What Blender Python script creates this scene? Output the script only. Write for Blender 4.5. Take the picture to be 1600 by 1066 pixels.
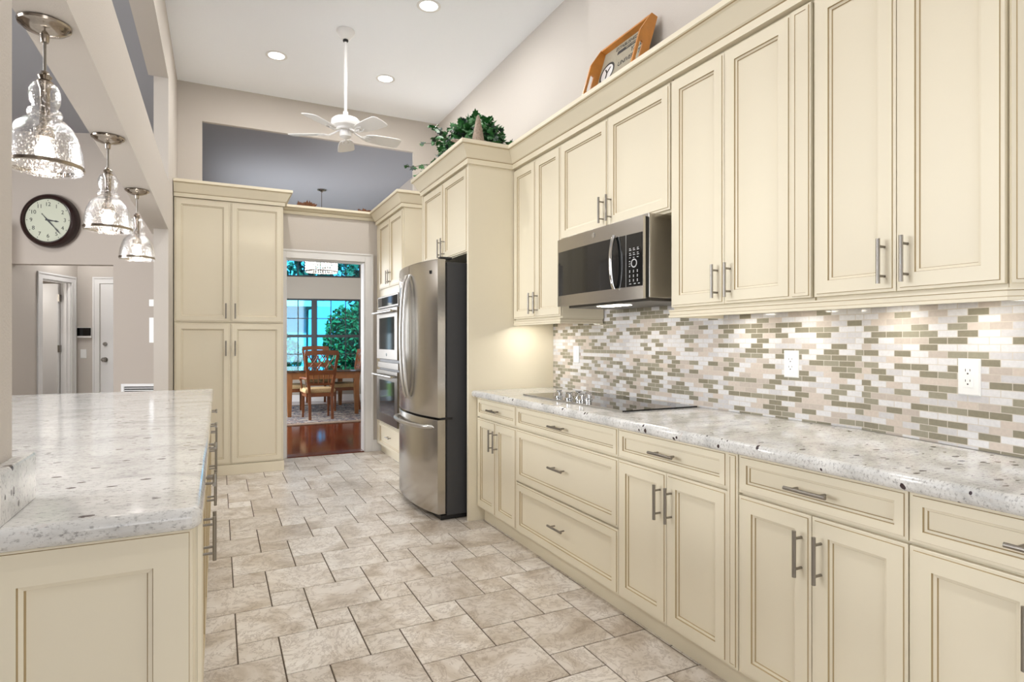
import bpy, bmesh, math, random
from mathutils import Vector, Matrix, noise
for o in list(bpy.data.objects): bpy.data.objects.remove(o)
SC = bpy.context.scene
COL = SC.collection
random.seed(7)
R = math.radians
PI = math.pi

# ------------------------------------------------------------------ camera
cam_d = bpy.data.cameras.new('camera'); cam = bpy.data.objects.new('camera', cam_d); COL.objects.link(cam)
cam.location = (0, 0, 1.28)
cam.rotation_euler = (R(90), 0, -R(26.4037))
cam_d.sensor_width = 36; cam_d.lens = 924.5 / 1600 * 36
cam_d.clip_start = 0.05
SC.camera = cam
# ------------------------------------------------------------------ view + world
SC.view_settings.view_transform = 'Standard'; SC.view_settings.look = 'None'
SC.view_settings.gamma = 1; SC.view_settings.use_curve_mapping = False
SC.view_settings.exposure = 0.33
W = bpy.data.worlds.new('sky'); SC.world = W; W.use_nodes = True
bg = W.node_tree.nodes['Background']
bg.inputs[0].default_value = (0.62, 0.80, 1.0, 1); bg.inputs[1].default_value = 2.0

def light(name, kind, loc, energy, color=(1, 1, 1), size=.1, size_y=None, rot=(0, 0, 0), spot=None, blend=.5, spread=None):
    d = bpy.data.lights.new(name, kind); d.energy = energy; d.color = color
    if kind == 'AREA':
        d.size = size
        if size_y: d.shape = 'RECTANGLE'; d.size_y = size_y
        else: d.shape = 'DISK'
        if spread: d.spread = spread
    elif kind in ('POINT', 'SPOT'): d.shadow_soft_size = size
    elif kind == 'SUN': d.angle = size
    if spot: d.spot_size = spot; d.spot_blend = blend
    o = bpy.data.objects.new(name, d); o.location = loc; o.rotation_euler = rot; COL.objects.link(o); return o

light('sun', 'SUN', (5, 20, 12), 11.0, (1, .95, .85), .05, rot=(R(40), R(-25), 0))
WARM = (1, .93, .84)
# added area lights standing in for unseen windows: behind the camera, left room
light('rear_fill_light', 'AREA', (0.4, -2.9, 1.35), 42, (.93, .96, 1), 2.6, 2.2, rot=(R(90), 0, 0))
light('left_fill_light', 'AREA', (-6.6, 3.0, 2.15), 310, (.93, .96, 1), 3.2, 2.2, rot=(R(90), 0, R(-90)))

light('dining_fill_light', 'AREA', (-.30, 10.2, 1.6), 150, (.93, .96, 1), 3.0, 1.8, rot=(R(90), 0, R(-90)))  # added fill to brighten the dining room, no window modelled on this side

# ------------------------------------------------------------------ materials
def lin(c):
    return tuple(((x / 255) / 12.92 if x / 255 <= .04045 else ((x / 255 + .055) / 1.055) ** 2.4) for x in c) + (1,)
MATS = {}
def mat(name, col=(200, 200, 200), rough=.5, metal=0, spec=.5, emit=None, es=1, trans=0, bump=0, bscale=50, coat=0, var=0, vscale=3):
    m = bpy.data.materials.new(name); m.use_nodes = True; nt = m.node_tree; b = nt.nodes['Principled BSDF']
    b.inputs['Base Color'].default_value = lin(col); b.inputs['Roughness'].default_value = rough
    b.inputs['Metallic'].default_value = metal; b.inputs['Specular IOR Level'].default_value = spec
    b.inputs['Coat Weight'].default_value = coat
    if trans: b.inputs['Transmission Weight'].default_value = trans
    if emit: b.inputs['Emission Color'].default_value = lin(emit); b.inputs['Emission Strength'].default_value = es
    if var or bump:
        tc = nt.nodes.new('ShaderNodeTexCoord'); n = nt.nodes.new('ShaderNodeTexNoise')
        nt.links.new(tc.outputs['Object'], n.inputs['Vector'])
    if var:
        n.inputs['Scale'].default_value = vscale; n.inputs['Detail'].default_value = 6
        mx = nt.nodes.new('ShaderNodeMix'); mx.data_type = 'RGBA'
        mx.inputs[6].default_value = lin(col); mx.inputs[7].default_value = lin(tuple(max(0, c * (1 - var)) for c in col))
        nt.links.new(n.outputs['Fac'], mx.inputs[0]); nt.links.new(mx.outputs[2], b.inputs['Base Color'])
    if bump:
        n2 = nt.nodes.new('ShaderNodeTexNoise'); n2.inputs['Scale'].default_value = bscale; n2.inputs['Detail'].default_value = 3
        nt.links.new(tc.outputs['Object'], n2.inputs['Vector'])
        bp = nt.nodes.new('ShaderNodeBump'); bp.inputs['Strength'].default_value = bump; bp.inputs['Distance'].default_value = .01
        nt.links.new(n2.outputs['Fac'], bp.inputs['Height']); nt.links.new(bp.outputs[0], b.inputs['Normal'])
    MATS[name] = m; return m

cream = mat('cream_paint', (235, 226, 203), .42, var=.03, vscale=2)
glaze = mat('antique_glaze', (176, 156, 118), .5)
wallm = mat('wall_paint', (199, 192, 184), .85, bump=.15, bscale=180)
taupe = mat('taupe_wall_paint', (183, 173, 163), .85, bump=.12, bscale=180)
ceilm = mat('ceiling_paint', (246, 249, 255), .9, bump=.1, bscale=120)
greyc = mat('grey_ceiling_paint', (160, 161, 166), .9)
whitep = mat('white_trim_paint', (230, 229, 228), .4)
whiteg = mat('white_plastic', (240, 240, 238), .35)
nickel = mat('brushed_nickel', (150, 145, 138), .32, metal=1, bump=.05, bscale=300)
dnickel = mat('polished_nickel', (160, 150, 138), .16, metal=1)
chrome = mat('chrome', (215, 215, 215), .08, metal=1)
steel = mat('stainless_steel', (190, 186, 180), .24, metal=1)
steelb = mat('stainless_side', (200, 198, 194), .32, metal=1)
ovsteel = mat('oven_stainless', (116, 110, 103), .28, metal=1)
fridgeside = mat('dark_grey_enamel', (62, 62, 64), .45, bump=.3, bscale=400)
blackp = mat('black_plastic', (22, 22, 24), .4)
blackg = mat('black_glass', (6, 6, 7), .04, spec=.5)
mwglass = mat('smoked_glass', (24, 25, 25), .06, spec=.7)
ovglass = mat('oven_glass', (20, 15, 13), .05, spec=.8)
greyprint = mat('grey_print', (190, 190, 190), .5)
dkprint = mat('dark_print', (40, 38, 36), .6)
socket = mat('socket_dark', (60, 58, 56), .6)
woodf = mat('cherry_chair_wood', (128, 72, 34), .35, var=.35, vscale=9)
woodl = mat('oak_table_wood', (150, 96, 50), .4, var=.3, vscale=7)
traywood = mat('honey_tray_wood', (228, 152, 68), .35, var=.3, vscale=12)
traypanel = mat('tray_panel_cloth', (176, 168, 148), .8, var=.12, vscale=60)
tabletop = mat('polished_table_top', (60, 44, 34), .06, spec=1, coat=1)
cushion = mat('woven_cushion', (205, 176, 128), .9, var=.3, vscale=60, bump=.3, bscale=90)
clockcase = mat('dark_mahogany', (46, 22, 18), .25, var=.4, vscale=15)
clockface = mat('clock_paper', (192, 195, 176), .6)
darkframe = mat('bronze_window_frame', (26, 30, 34), .5)
sock_em = mat('lamp_lens', (255, 255, 255), .5, emit=(255, 250, 240), es=9)
puck_em = mat('puck_lens', (255, 255, 255), .5, emit=(255, 244, 225), es=14)
bulb_em = mat('bulb_glow', (255, 255, 255), .5, emit=(255, 248, 235), es=7)
crys_em = mat('lit_crystal', (255, 255, 255), .1, emit=(255, 240, 222), es=1.6)
crys = mat('crystal', (250, 245, 240), .05, metal=.6)
hedge = mat('shrub_leaves', (66, 122, 58), .6, var=.6, vscale=5)
treeleaf = mat('tree_leaves', (74, 112, 80), .6, var=.6, vscale=3)
bark = mat('bark', (72, 66, 62), .9, var=.4, vscale=8)
lawn = mat('lawn', (96, 140, 70), .9, var=.3, vscale=4)
housew = mat('house_stucco', (150, 170, 190), .8)
roofm = mat('roof_shingle', (90, 110, 135), .9)
ivy = mat('ivy_green', (56, 128, 60), .4, var=.55, vscale=30)
ivy2 = mat('ivy_dark_green', (62, 84, 72), .4, var=.5, vscale=30)
stemm = mat('vine_stem', (70, 62, 40), .8)
basketm = mat('brown_wicker', (92, 56, 38), .8, var=.4, vscale=60, bump=.6, bscale=120)
starm = mat('starfish_skin', (196, 176, 158), .9, var=.4, vscale=70, bump=.9, bscale=160)
leafbrown = mat('dried_leaf', (134, 84, 50), .7, var=.5, vscale=40)

def nodes(m): return m.node_tree.nodes, m.node_tree.links
def ramp(N, pts, interp='LINEAR'):
    r = N.new('ShaderNodeValToRGB'); r.color_ramp.interpolation = interp
    e = r.color_ramp.elements
    while len(e) > 1: e.remove(e[-1])
    e[0].position = pts[0][0]; e[0].color = pts[0][1]
    for p, c in pts[1:]:
        k = e.new(p); k.color = c
    return r
def mixc(N, L, fac, a, b, mode='MIX'):
    mx = N.new('ShaderNodeMix'); mx.data_type = 'RGBA'; mx.blend_type = mode
    if isinstance(fac, (int, float)): mx.inputs[0].default_value = fac
    else: L.new(fac, mx.inputs[0])
    for i, v in ((6, a), (7, b)):
        if isinstance(v, tuple): mx.inputs[i].default_value = v
        else: L.new(v, mx.inputs[i])
    return mx.outputs[2]
def noise_n(N, L, vec, scale, detail=4, rough=.5, dist=0, dim=None, w=None):
    n = N.new('ShaderNodeTexNoise')
    if dim: n.noise_dimensions = dim
    n.inputs['Scale'].default_value = scale; n.inputs['Detail'].default_value = detail
    n.inputs['Roughness'].default_value = rough; n.inputs['Distortion'].default_value = dist
    L.new(vec, n.inputs['Vector'])
    if w is not None: L.new(w, n.inputs['W'])
    return n

def make_granite():
    m = mat('white_granite', (215, 212, 206), .09, spec=.6); N, L = nodes(m); b = N['Principled BSDF']
    tc = N.new('ShaderNodeTexCoord'); mp = N.new('ShaderNodeMapping'); mp.inputs['Scale'].default_value = (.8, 1.5, 1.2)
    mp.inputs['Rotation'].default_value = (0, 0, .12)
    L.new(tc.outputs['Object'], mp.inputs[0]); v = mp.outputs[0]
    n1 = noise_n(N, L, v, 5, 8, .65, .6); r1 = ramp(N, [(.30, lin((188, 188, 186))), (.48, lin((220, 219, 216))), (.72, lin((238, 237, 234)))])
    L.new(n1.outputs['Fac'], r1.inputs[0])
    n2 = noise_n(N, L, v, 90, 6, .75); r2 = ramp(N, [(.36, (.26, .25, .25, 1)), (.47, (.90, .90, .90, 1)), (1, (1, 1, 1, 1))])
    L.new(n2.outputs['Fac'], r2.inputs[0])
    c = mixc(N, L, .75, r1.outputs[0], r2.outputs[0], 'MULTIPLY')
    n3 = noise_n(N, L, v, 14, 5, .6, 1.0); r3 = ramp(N, [(.64, (0, 0, 0, 1)), (.80, (.7, .7, .7, 1))]); L.new(n3.outputs['Fac'], r3.inputs[0])
    c = mixc(N, L, r3.outputs[0], c, lin((196, 178, 170)))
    # sparse dark garnets
    vo = N.new('ShaderNodeTexVoronoi'); vo.inputs['Scale'].default_value = 27; L.new(v, vo.inputs['Vector'])
    nd = noise_n(N, L, v, 60, 3); 
    ad = N.new('ShaderNodeMath'); ad.operation = 'MULTIPLY_ADD'; L.new(nd.outputs['Fac'], ad.inputs[0]); ad.inputs[1].default_value = .34; L.new(vo.outputs['Distance'], ad.inputs[2])
    sep = N.new('ShaderNodeSeparateColor'); L.new(vo.outputs['Color'], sep.inputs[0])
    # radius varies per cell, only a share of the cells carry a spot
    th = N.new('ShaderNodeMapRange'); th.inputs['From Min'].default_value = .55; th.inputs['From Max'].default_value = 1
    th.inputs['To Min'].default_value = .15; th.inputs['To Max'].default_value = .50; th.clamp = False
    L.new(sep.outputs[0], th.inputs['Value'])
    lt = N.new('ShaderNodeMath'); lt.operation = 'LESS_THAN'; L.new(ad.outputs[0], lt.inputs[0]); L.new(th.outputs[0], lt.inputs[1])
    c = mixc(N, L, lt.outputs[0], c, lin((60, 47, 50)))
    L.new(c, b.inputs['Base Color'])
    return m
granite = make_granite()

def make_floor_tile():
    m = mat('travertine_tile', (200, 185, 168), .3); N, L = nodes(m); b = N['Principled BSDF']
    tc = N.new('ShaderNodeTexCoord'); at = N.new('ShaderNodeAttribute'); at.attribute_name = 'tile'
    mu = N.new('ShaderNodeMath'); mu.operation = 'MULTIPLY'; mu.inputs[1].default_value = 60; L.new(at.outputs['Fac'], mu.inputs[0])
    v = tc.outputs['Object']; w = mu.outputs[0]
    n1 = noise_n(N, L, v, 3.2, 9, .62, .9, '4D', w)
    r1 = ramp(N, [(.27, lin((144, 128, 110))), (.40, lin((198, 187, 172))), (.52, lin((224, 217, 208))), (.68, lin((238, 234, 228)))])
    L.new(n1.outputs['Fac'], r1.inputs[0])
    tint = ramp(N, [(0, (.86, .84, .82, 1)), (.5, (.97, .96, .95, 1)), (1, (1.04, 1.04, 1.04, 1))]); L.new(at.outputs['Fac'], tint.inputs[0])
    c = mixc(N, L, 1, r1.outputs[0], tint.outputs[0], 'MULTIPLY')
    n2 = noise_n(N, L, v, 6, 10, .7, 2.2, '4D', w); r2 = ramp(N, [(.47, (0, 0, 0, 1)), (.5, (1, 1, 1, 1)), (.53, (0, 0, 0, 1))]); L.new(n2.outputs['Fac'], r2.inputs[0])
    sc = N.new('ShaderNodeMath'); sc.operation = 'MULTIPLY'; sc.inputs[1].default_value = .55; L.new(r2.outputs[0], sc.inputs[0])
    c = mixc(N, L, sc.outputs[0], c, lin((140, 122, 104)))
    n3 = noise_n(N, L, v, 70, 4, .6); r3 = ramp(N, [(.30, (1, 1, 1, 1)), (.37, (0, 0, 0, 1))]); L.new(n3.outputs['Fac'], r3.inputs[0])
    n4 = noise_n(N, L, v, 7, 3, .6, 0, '4D', w); r4 = ramp(N, [(.5, (0, 0, 0, 1)), (.62, (1, 1, 1, 1))]); L.new(n4.outputs['Fac'], r4.inputs[0])
    pm = N.new('ShaderNodeMath'); pm.operation = 'MULTIPLY'; L.new(r3.outputs[0], pm.inputs[0]); L.new(r4.outputs[0], pm.inputs[1])
    c = mixc(N, L, pm.outputs[0], c, lin((128, 108, 90)))
    L.new(c, b.inputs['Base Color'])
    bp = N.new('ShaderNodeBump'); bp.inputs['Strength'].default_value = .12; bp.inputs['Distance'].default_value = .01
    L.new(n1.outputs['Fac'], bp.inputs['Height']); L.new(bp.outputs[0], b.inputs['Normal'])
    return m
tilem = make_floor_tile()
grout = mat('floor_grout', (92, 80, 68), .9)

def make_mosaic():
    m = mat('glass_stone_mosaic', (200, 200, 200), .2); N, L = nodes(m); b = N['Principled BSDF']
    uv = N.new('ShaderNodeUVMap'); uv.uv_map = 'UVMap'
    br = N.new('ShaderNodeTexBrick'); L.new(uv.outputs[0], br.inputs['Vector'])
    br.offset = .5; br.offset_frequency = 2; br.squash = 1
    br.inputs['Scale'].default_value = 1; br.inputs['Mortar Size'].default_value = .0013; br.inputs['Mortar Smooth'].default_value = .1
    br.inputs['Brick Width'].default_value = .069; br.inputs['Row Height'].default_value = .0235; br.inputs['Bias'].default_value = 0
    br.inputs['Color1'].default_value = (0, 0, 0, 1); br.inputs['Color2'].default_value = (1, 1, 1, 1); br.inputs['Mortar'].default_value = (0, 0, 0, 1)
    G1 = lin((142, 136, 118)); G2 = lin((156, 151, 134)); WH = lin((222, 221, 222)); W2 = lin((207, 205, 206)); S1 = lin((203, 191, 180)); S2 = lin((190, 179, 169))
    rp = ramp(N, [(0, G1), (.15, WH), (.34, S1), (.45, G2), (.61, W2), (.76, S2), (.86, G1), (.94, WH)], 'CONSTANT'); L.new(br.outputs['Color'], rp.inputs[0])
    tc = N.new('ShaderNodeTexCoord'); ns = noise_n(N, L, tc.outputs['Object'], 90, 4)
    rr = ramp(N, [(.3, (.93, .93, .93, 1)), (.7, (1.03, 1.03, 1.03, 1))]); L.new(ns.outputs['Fac'], rr.inputs[0])
    c = mixc(N, L, 1, rp.outputs[0], rr.outputs[0], 'MULTIPLY')
    c = mixc(N, L, br.outputs['Fac'], c, lin((204, 196, 184)))
    L.new(c, b.inputs['Base Color'])
    rg = ramp(N, [(0, (.07,) * 3 + (1,)), (.34, (.5,) * 3 + (1,)), (.45, (.07,) * 3 + (1,)), (.76, (.5,) * 3 + (1,)), (.86, (.07,) * 3 + (1,))], 'CONSTANT'); L.new(br.outputs['Color'], rg.inputs[0])
    r = mixc(N, L, br.outputs['Fac'], rg.outputs[0], (.8, .8, .8, 1)); L.new(r, b.inputs['Roughness'])
    iv = N.new('ShaderNodeMath'); iv.operation = 'SUBTRACT'; iv.inputs[0].default_value = 1; L.new(br.outputs['Fac'], iv.inputs[1])
    bp = N.new('ShaderNodeBump'); bp.inputs['Strength'].default_value = .6; bp.inputs['Distance'].default_value = .002
    L.new(iv.outputs[0], bp.inputs['Height']); L.new(bp.outputs[0], b.inputs['Normal'])
    return m
mosaic = make_mosaic()

def make_woodfloor():
    m = mat('cherry_floorboards', (110, 52, 30), .12, spec=.6); N, L = nodes(m); b = N['Principled BSDF']
    tc = N.new('ShaderNodeTexCoord'); br = N.new('ShaderNodeTexBrick'); L.new(tc.outputs['Object'], br.inputs['Vector'])
    br.inputs['Scale'].default_value = 1; br.inputs['Brick Width'].default_value = 1.1; br.inputs['Row Height'].default_value = .09
    br.inputs['Mortar Size'].default_value = .0015; br.offset = .37
    br.inputs['Color1'].default_value = lin((112, 50, 28)); br.inputs['Color2'].default_value = lin((84, 36, 20)); br.inputs['Mortar'].default_value = lin((40, 18, 10))
    mp = N.new('ShaderNodeMapping'); mp.inputs['Scale'].default_value = (2, 30, 1); L.new(tc.outputs['Object'], mp.inputs[0])
    n = noise_n(N, L, mp.outputs[0], 2, 6, .6, .5); r = ramp(N, [(.3, (.7, .7, .7, 1)), (.7, (1.1, 1.1, 1.1, 1))]); L.new(n.outputs['Fac'], r.inputs[0])
    L.new(mixc(N, L, 1, br.outputs['Color'], r.outputs[0], 'MULTIPLY'), b.inputs['Base Color'])
    return m
woodfloor = make_woodfloor()

def make_rug():
    m = mat('patterned_rug', (60, 60, 90), .95); N, L = nodes(m); b = N['Principled BSDF']
    tc = N.new('ShaderNodeTexCoord'); v = tc.outputs['Object']
    vo = N.new('ShaderNodeTexVoronoi'); vo.inputs['Scale'].default_value = 9; L.new(v, vo.inputs['Vector'])
    r = ramp(N, [(0, lin((190, 170, 150))), (.22, lin((120, 50, 50))), (.32, lin((30, 34, 58))), (.62, lin((40, 44, 74))), (.7, lin((150, 140, 130)))]); L.new(vo.outputs['Distance'], r.inputs[0])
    n = noise_n(N, L, v, 26, 4, .7); r2 = ramp(N, [(.44, lin((28, 30, 52))), (.56, lin((186, 176, 160)))]); L.new(n.outputs['Fac'], r2.inputs[0])
    L.new(mixc(N, L, .5, r.outputs[0], r2.outputs[0]), b.inputs['Base Color']); return m
rugm = make_rug()
rugborder = mat('rug_border', (150, 126, 104), .95, var=.4, vscale=30)

def make_seeded(name, tint=(1, 1, 1, 1), seed=True):
    m = bpy.data.materials.new(name); m.use_nodes = True; N, L = nodes(m)
    for n in list(N): N.remove(n)
    out = N.new('ShaderNodeOutputMaterial'); tr = N.new('ShaderNodeBsdfTransparent'); gl = N.new('ShaderNodeBsdfGlossy')
    tr.inputs[0].default_value = tint; gl.inputs['Roughness'].default_value = .05; gl.inputs[0].default_value = (1, 1, 1, 1)
    lw = N.new('ShaderNodeLayerWeight'); lw.inputs['Blend'].default_value = .35
    mx = N.new('ShaderNodeMixShader')
    if seed:
        tc = N.new('ShaderNodeTexCoord'); n1 = noise_n(N, L, tc.outputs['Object'], 130, 2, .5)
        bp = N.new('ShaderNodeBump'); bp.inputs['Strength'].default_value = .3; bp.inputs['Distance'].default_value = .01
        L.new(n1.outputs['Fac'], bp.inputs['Height']); L.new(bp.outputs[0], gl.inputs['Normal'])
        r = ramp(N, [(.55, (.05,) * 3 + (1,)), (.64, (.55,) * 3 + (1,))]); L.new(n1.outputs['Fac'], r.inputs[0])
        ad = N.new('ShaderNodeMath'); ad.operation = 'MAXIMUM'; L.new(r.outputs[0], ad.inputs[0]); L.new(lw.outputs['Facing'], ad.inputs[1])
        df = N.new('ShaderNodeBsdfTranslucent'); df.inputs[0].default_value = (.6, .6, .6, 1)
        d2 = N.new('ShaderNodeBsdfDiffuse'); d2.inputs[0].default_value = (.9, .9, .9, 1)
        m2 = N.new('ShaderNodeMixShader'); m2.inputs[0].default_value = .5; L.new(df.outputs[0], m2.inputs[1]); L.new(d2.outputs[0], m2.inputs[2])
        m3 = N.new('ShaderNodeMixShader'); m3.inputs[0].default_value = .72; L.new(m2.outputs[0], m3.inputs[1]); L.new(gl.outputs[0], m3.inputs[2])
        L.new(ad.outputs[0], mx.inputs[0]); L.new(gl.outputs[0], mx.inputs[2])
    else:
        f = N.new('ShaderNodeFresnel'); f.inputs[0].default_value = 1.45; L.new(f.outputs[0], mx.inputs[0]); L.new(gl.outputs[0], mx.inputs[2])
    L.new(tr.outputs[0], mx.inputs[1]); L.new(mx.outputs[0], out.inputs[0]); return m
seeded = make_seeded('seeded_glass')
tinted = make_seeded('blue_tinted_window_glass', (.30, .80, 1.0, 1), False)

# ------------------------------------------------------------------ mesh builder
class MB:
    def __init__(s): s.v = []; s.f = []; s.m = []; s.uv = {}
    def add(s, vs, fs, m=0):
        o = len(s.v); s.v += [Vector(p) for p in vs]
        for f in fs: s.f.append([i + o for i in f]); s.m.append(m)
    def poly(s, pts, m=0): s.add(pts, [list(range(len(pts)))], m)
    def box(s, x0, x1, y0, y1, z0, z1, m=0):
        s.add([(x0, y0, z0), (x1, y0, z0), (x1, y1, z0), (x0, y1, z0), (x0, y0, z1), (x1, y0, z1), (x1, y1, z1), (x0, y1, z1)],
              [(0, 3, 2, 1), (4, 5, 6, 7), (0, 1, 5, 4), (1, 2, 6, 5), (2, 3, 7, 6), (3, 0, 4, 7)], m)
    def fbox(s, fr, u0, u1, h0, h1, z0, z1, m=0):
        c = [fr(u, h, z) for z in (z0, z1) for (u, h) in ((u0, h0), (u1, h0), (u1, h1), (u0, h1))]
        s.add(c, [(0, 3, 2, 1), (4, 5, 6, 7), (0, 1, 5, 4), (1, 2, 6, 5), (2, 3, 7, 6), (3, 0, 4, 7)], m)
    def cyl(s, p0, p1, r, n=12, m=0, r2=None, caps=True):
        p0 = Vector(p0); p1 = Vector(p1); r2 = r if r2 is None else r2
        d = (p1 - p0).normalized(); a = d.orthogonal().normalized(); b = d.cross(a)
        vs = []
        for p, rr in ((p0, r), (p1, r2)):
            for i in range(n):
                t = 2 * PI * i / n; vs.append(p + (a * math.cos(t) + b * math.sin(t)) * rr)
        fs = [(i, (i + 1) % n, n + (i + 1) % n, n + i) for i in range(n)]
        if caps: fs += [list(range(n))[::-1], list(range(n, 2 * n))]
        s.add(vs, fs, m)
    def tube(s, pts, r, n=10, m=0, caps=True):
        pts = [Vector(p) for p in pts]; rs = r if isinstance(r, (list, tuple)) else [r] * len(pts)
        vs = []; up = None
        for i, p in enumerate(pts):
            d = (pts[min(i + 1, len(pts) - 1)] - pts[max(i - 1, 0)]).normalized()
            if up is None: up = d.orthogonal().normalized()
            a = (up - d * up.dot(d)).normalized(); up = a; b = d.cross(a)
            for k in range(n):
                t = 2 * PI * k / n; vs.append(p + (a * math.cos(t) + b * math.sin(t)) * rs[i])
        fs = []
        for i in range(len(pts) - 1):
            for k in range(n): fs.append((i * n + k, i * n + (k + 1) % n, (i + 1) * n + (k + 1) % n, (i + 1) * n + k))
        if caps: fs += [list(range(n))[::-1], list(range((len(pts) - 1) * n, len(pts) * n))]
        s.add(vs, fs, m)
    def lathe(s, c, prof, n=32, m=0, axis='z', fr=None):
        vs = []
        for r, z in prof:
            for i in range(n):
                t = 2 * PI * i / n
                if fr: vs.append(fr(c[0] + r * math.cos(t), z, c[1] + r * math.sin(t)))
                else: vs.append((c[0] + r * math.cos(t), c[1] + r * math.sin(t), c[2] + z))
        fs = []
        for j in range(len(prof) - 1):
            for i in range(n): fs.append((j * n + i, j * n + (i + 1) % n, (j + 1) * n + (i + 1) % n, (j + 1) * n + i))
        s.add(vs, fs, m)
    def rings(s, fr, u0, u1, z0, z1, loops, base=0.0):
        """nested rectangles: loops of (inset, height, material of the ring that leads to it)"""
        vs = []; 
        for ins, h, _ in loops:
            vs += [fr(u0 + ins, base + h, z0 + ins), fr(u1 - ins, base + h, z0 + ins), fr(u1 - ins, base + h, z1 - ins), fr(u0 + ins, base + h, z1 - ins)]
        o = len(s.v); s.v += [Vector(p) for p in vs]
        for j in range(1, len(loops)):
            for i in range(4):
                a = o + (j - 1) * 4; b = o + j * 4
                s.f.append([a + i, a + (i + 1) % 4, b + (i + 1) % 4, b + i]); s.m.append(loops[j][2])
        b = o + (len(loops) - 1) * 4; s.f.append([b, b + 1, b + 2, b + 3]); s.m.append(0)
        s.f.append([o + 3, o + 2, o + 1, o]); s.m.append(0)
    def sweep(s, path, prof, mats=None, ends=True):
        P = [Vector((p[0], p[1])) for p in path]; n = len(P); k = len(prof); vs = []
        for i in range(n):
            ds = []
            if i > 0: ds.append((P[i] - P[i - 1]).normalized())
            if i < n - 1: ds.append((P[i + 1] - P[i]).normalized())
            ns = [Vector((-d.y, d.x)) for d in ds]
            mit = ns[0] if len(ns) == 1 else (ns[0] + ns[1]) / (1 + ns[0].dot(ns[1]))
            for o, z in prof: q = P[i] + mit * o; vs.append((q.x, q.y, z))
        b = len(s.v); s.v += [Vector(p) for p in vs]
        for i in range(n - 1):
            for j in range(k - 1):
                s.f.append([b + i * k + j, b + i * k + j + 1, b + (i + 1) * k + j + 1, b + (i + 1) * k + j]); s.m.append(mats[j] if mats else 0)
        if ends:
            s.f.append([b + j for j in range(k)]); s.m.append(0)
            s.f.append([b + (n - 1) * k + j for j in range(k)][::-1]); s.m.append(0)
    def slab(s, outline, levels, m=0):
        """prism whose outline is inset at each (z, inset) level"""
        n = len(outline); P = [Vector((p[0], p[1])) for p in outline]
        area = sum(P[i].x * P[(i + 1) % n].y - P[(i + 1) % n].x * P[i].y for i in range(n)); sg = 1 if area > 0 else -1
        b = len(s.v)
        for z, ins in levels:
            for i in range(n):
                d1 = (P[i] - P[i - 1]).normalized(); d2 = (P[(i + 1) % n] - P[i]).normalized()
                n1 = Vector((-d1.y, d1.x)) * sg; n2 = Vector((-d2.y, d2.x)) * sg
                q = P[i] + (n1 + n2) / (1 + n1.dot(n2)) * ins; s.v.append(Vector((q.x, q.y, z)))
        for j in range(len(levels) - 1):
            for i in range(n): s.f.append([b + j * n + i, b + j * n + (i + 1) % n, b + (j + 1) * n + (i + 1) % n, b + (j + 1) * n + i]); s.m.append(m)
        s.f.append([b + i for i in range(n)][::-1]); s.m.append(m)
        s.f.append([b + (len(levels) - 1) * n + i for i in range(n)]); s.m.append(m)
    def prism(s, pts, off, m=0):
        """extrude the 3D polygon pts by vector off"""
        n = len(pts); off = Vector(off); vs = [Vector(p) for p in pts]; vs += [p + off for p in vs[:n]]
        s.add(vs, [list(range(n))[::-1], list(range(n, 2 * n))] + [(i, (i + 1) % n, n + (i + 1) % n, n + i) for i in range(n)], m)
    def build(s, name, mats, parent=None, smooth=False, bevel=0, recalc=True):
        if not isinstance(mats, (list, tuple)): mats = [mats]
        off = Vector((0, 0, 0)); p = parent
        while p is not None: off += p.location; p = p.parent
        me = bpy.data.meshes.new(name); me.from_pydata([v - off for v in s.v], [], s.f)
        for mm in mats: me.materials.append(mm)
        me.polygons.foreach_set('material_index', s.m)
        if recalc:
            bm = bmesh.new(); bm.from_mesh(me); bmesh.ops.recalc_face_normals(bm, faces=bm.faces); bm.to_mesh(me); bm.free()
        if smooth:
            me.polygons.foreach_set('use_smooth', [True] * len(me.polygons))
        me.update()
        o = bpy.data.objects.new(name, me); COL.objects.link(o); o.parent = parent
        if smooth:
            md = o.modifiers.new('e', 'EDGE_SPLIT'); md.split_angle = R(40)
        if bevel:
            md = o.modifiers.new('b', 'BEVEL'); md.width = bevel; md.segments = 2; md.limit_method = 'ANGLE'; md.angle_limit = R(50)
        return o

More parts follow.
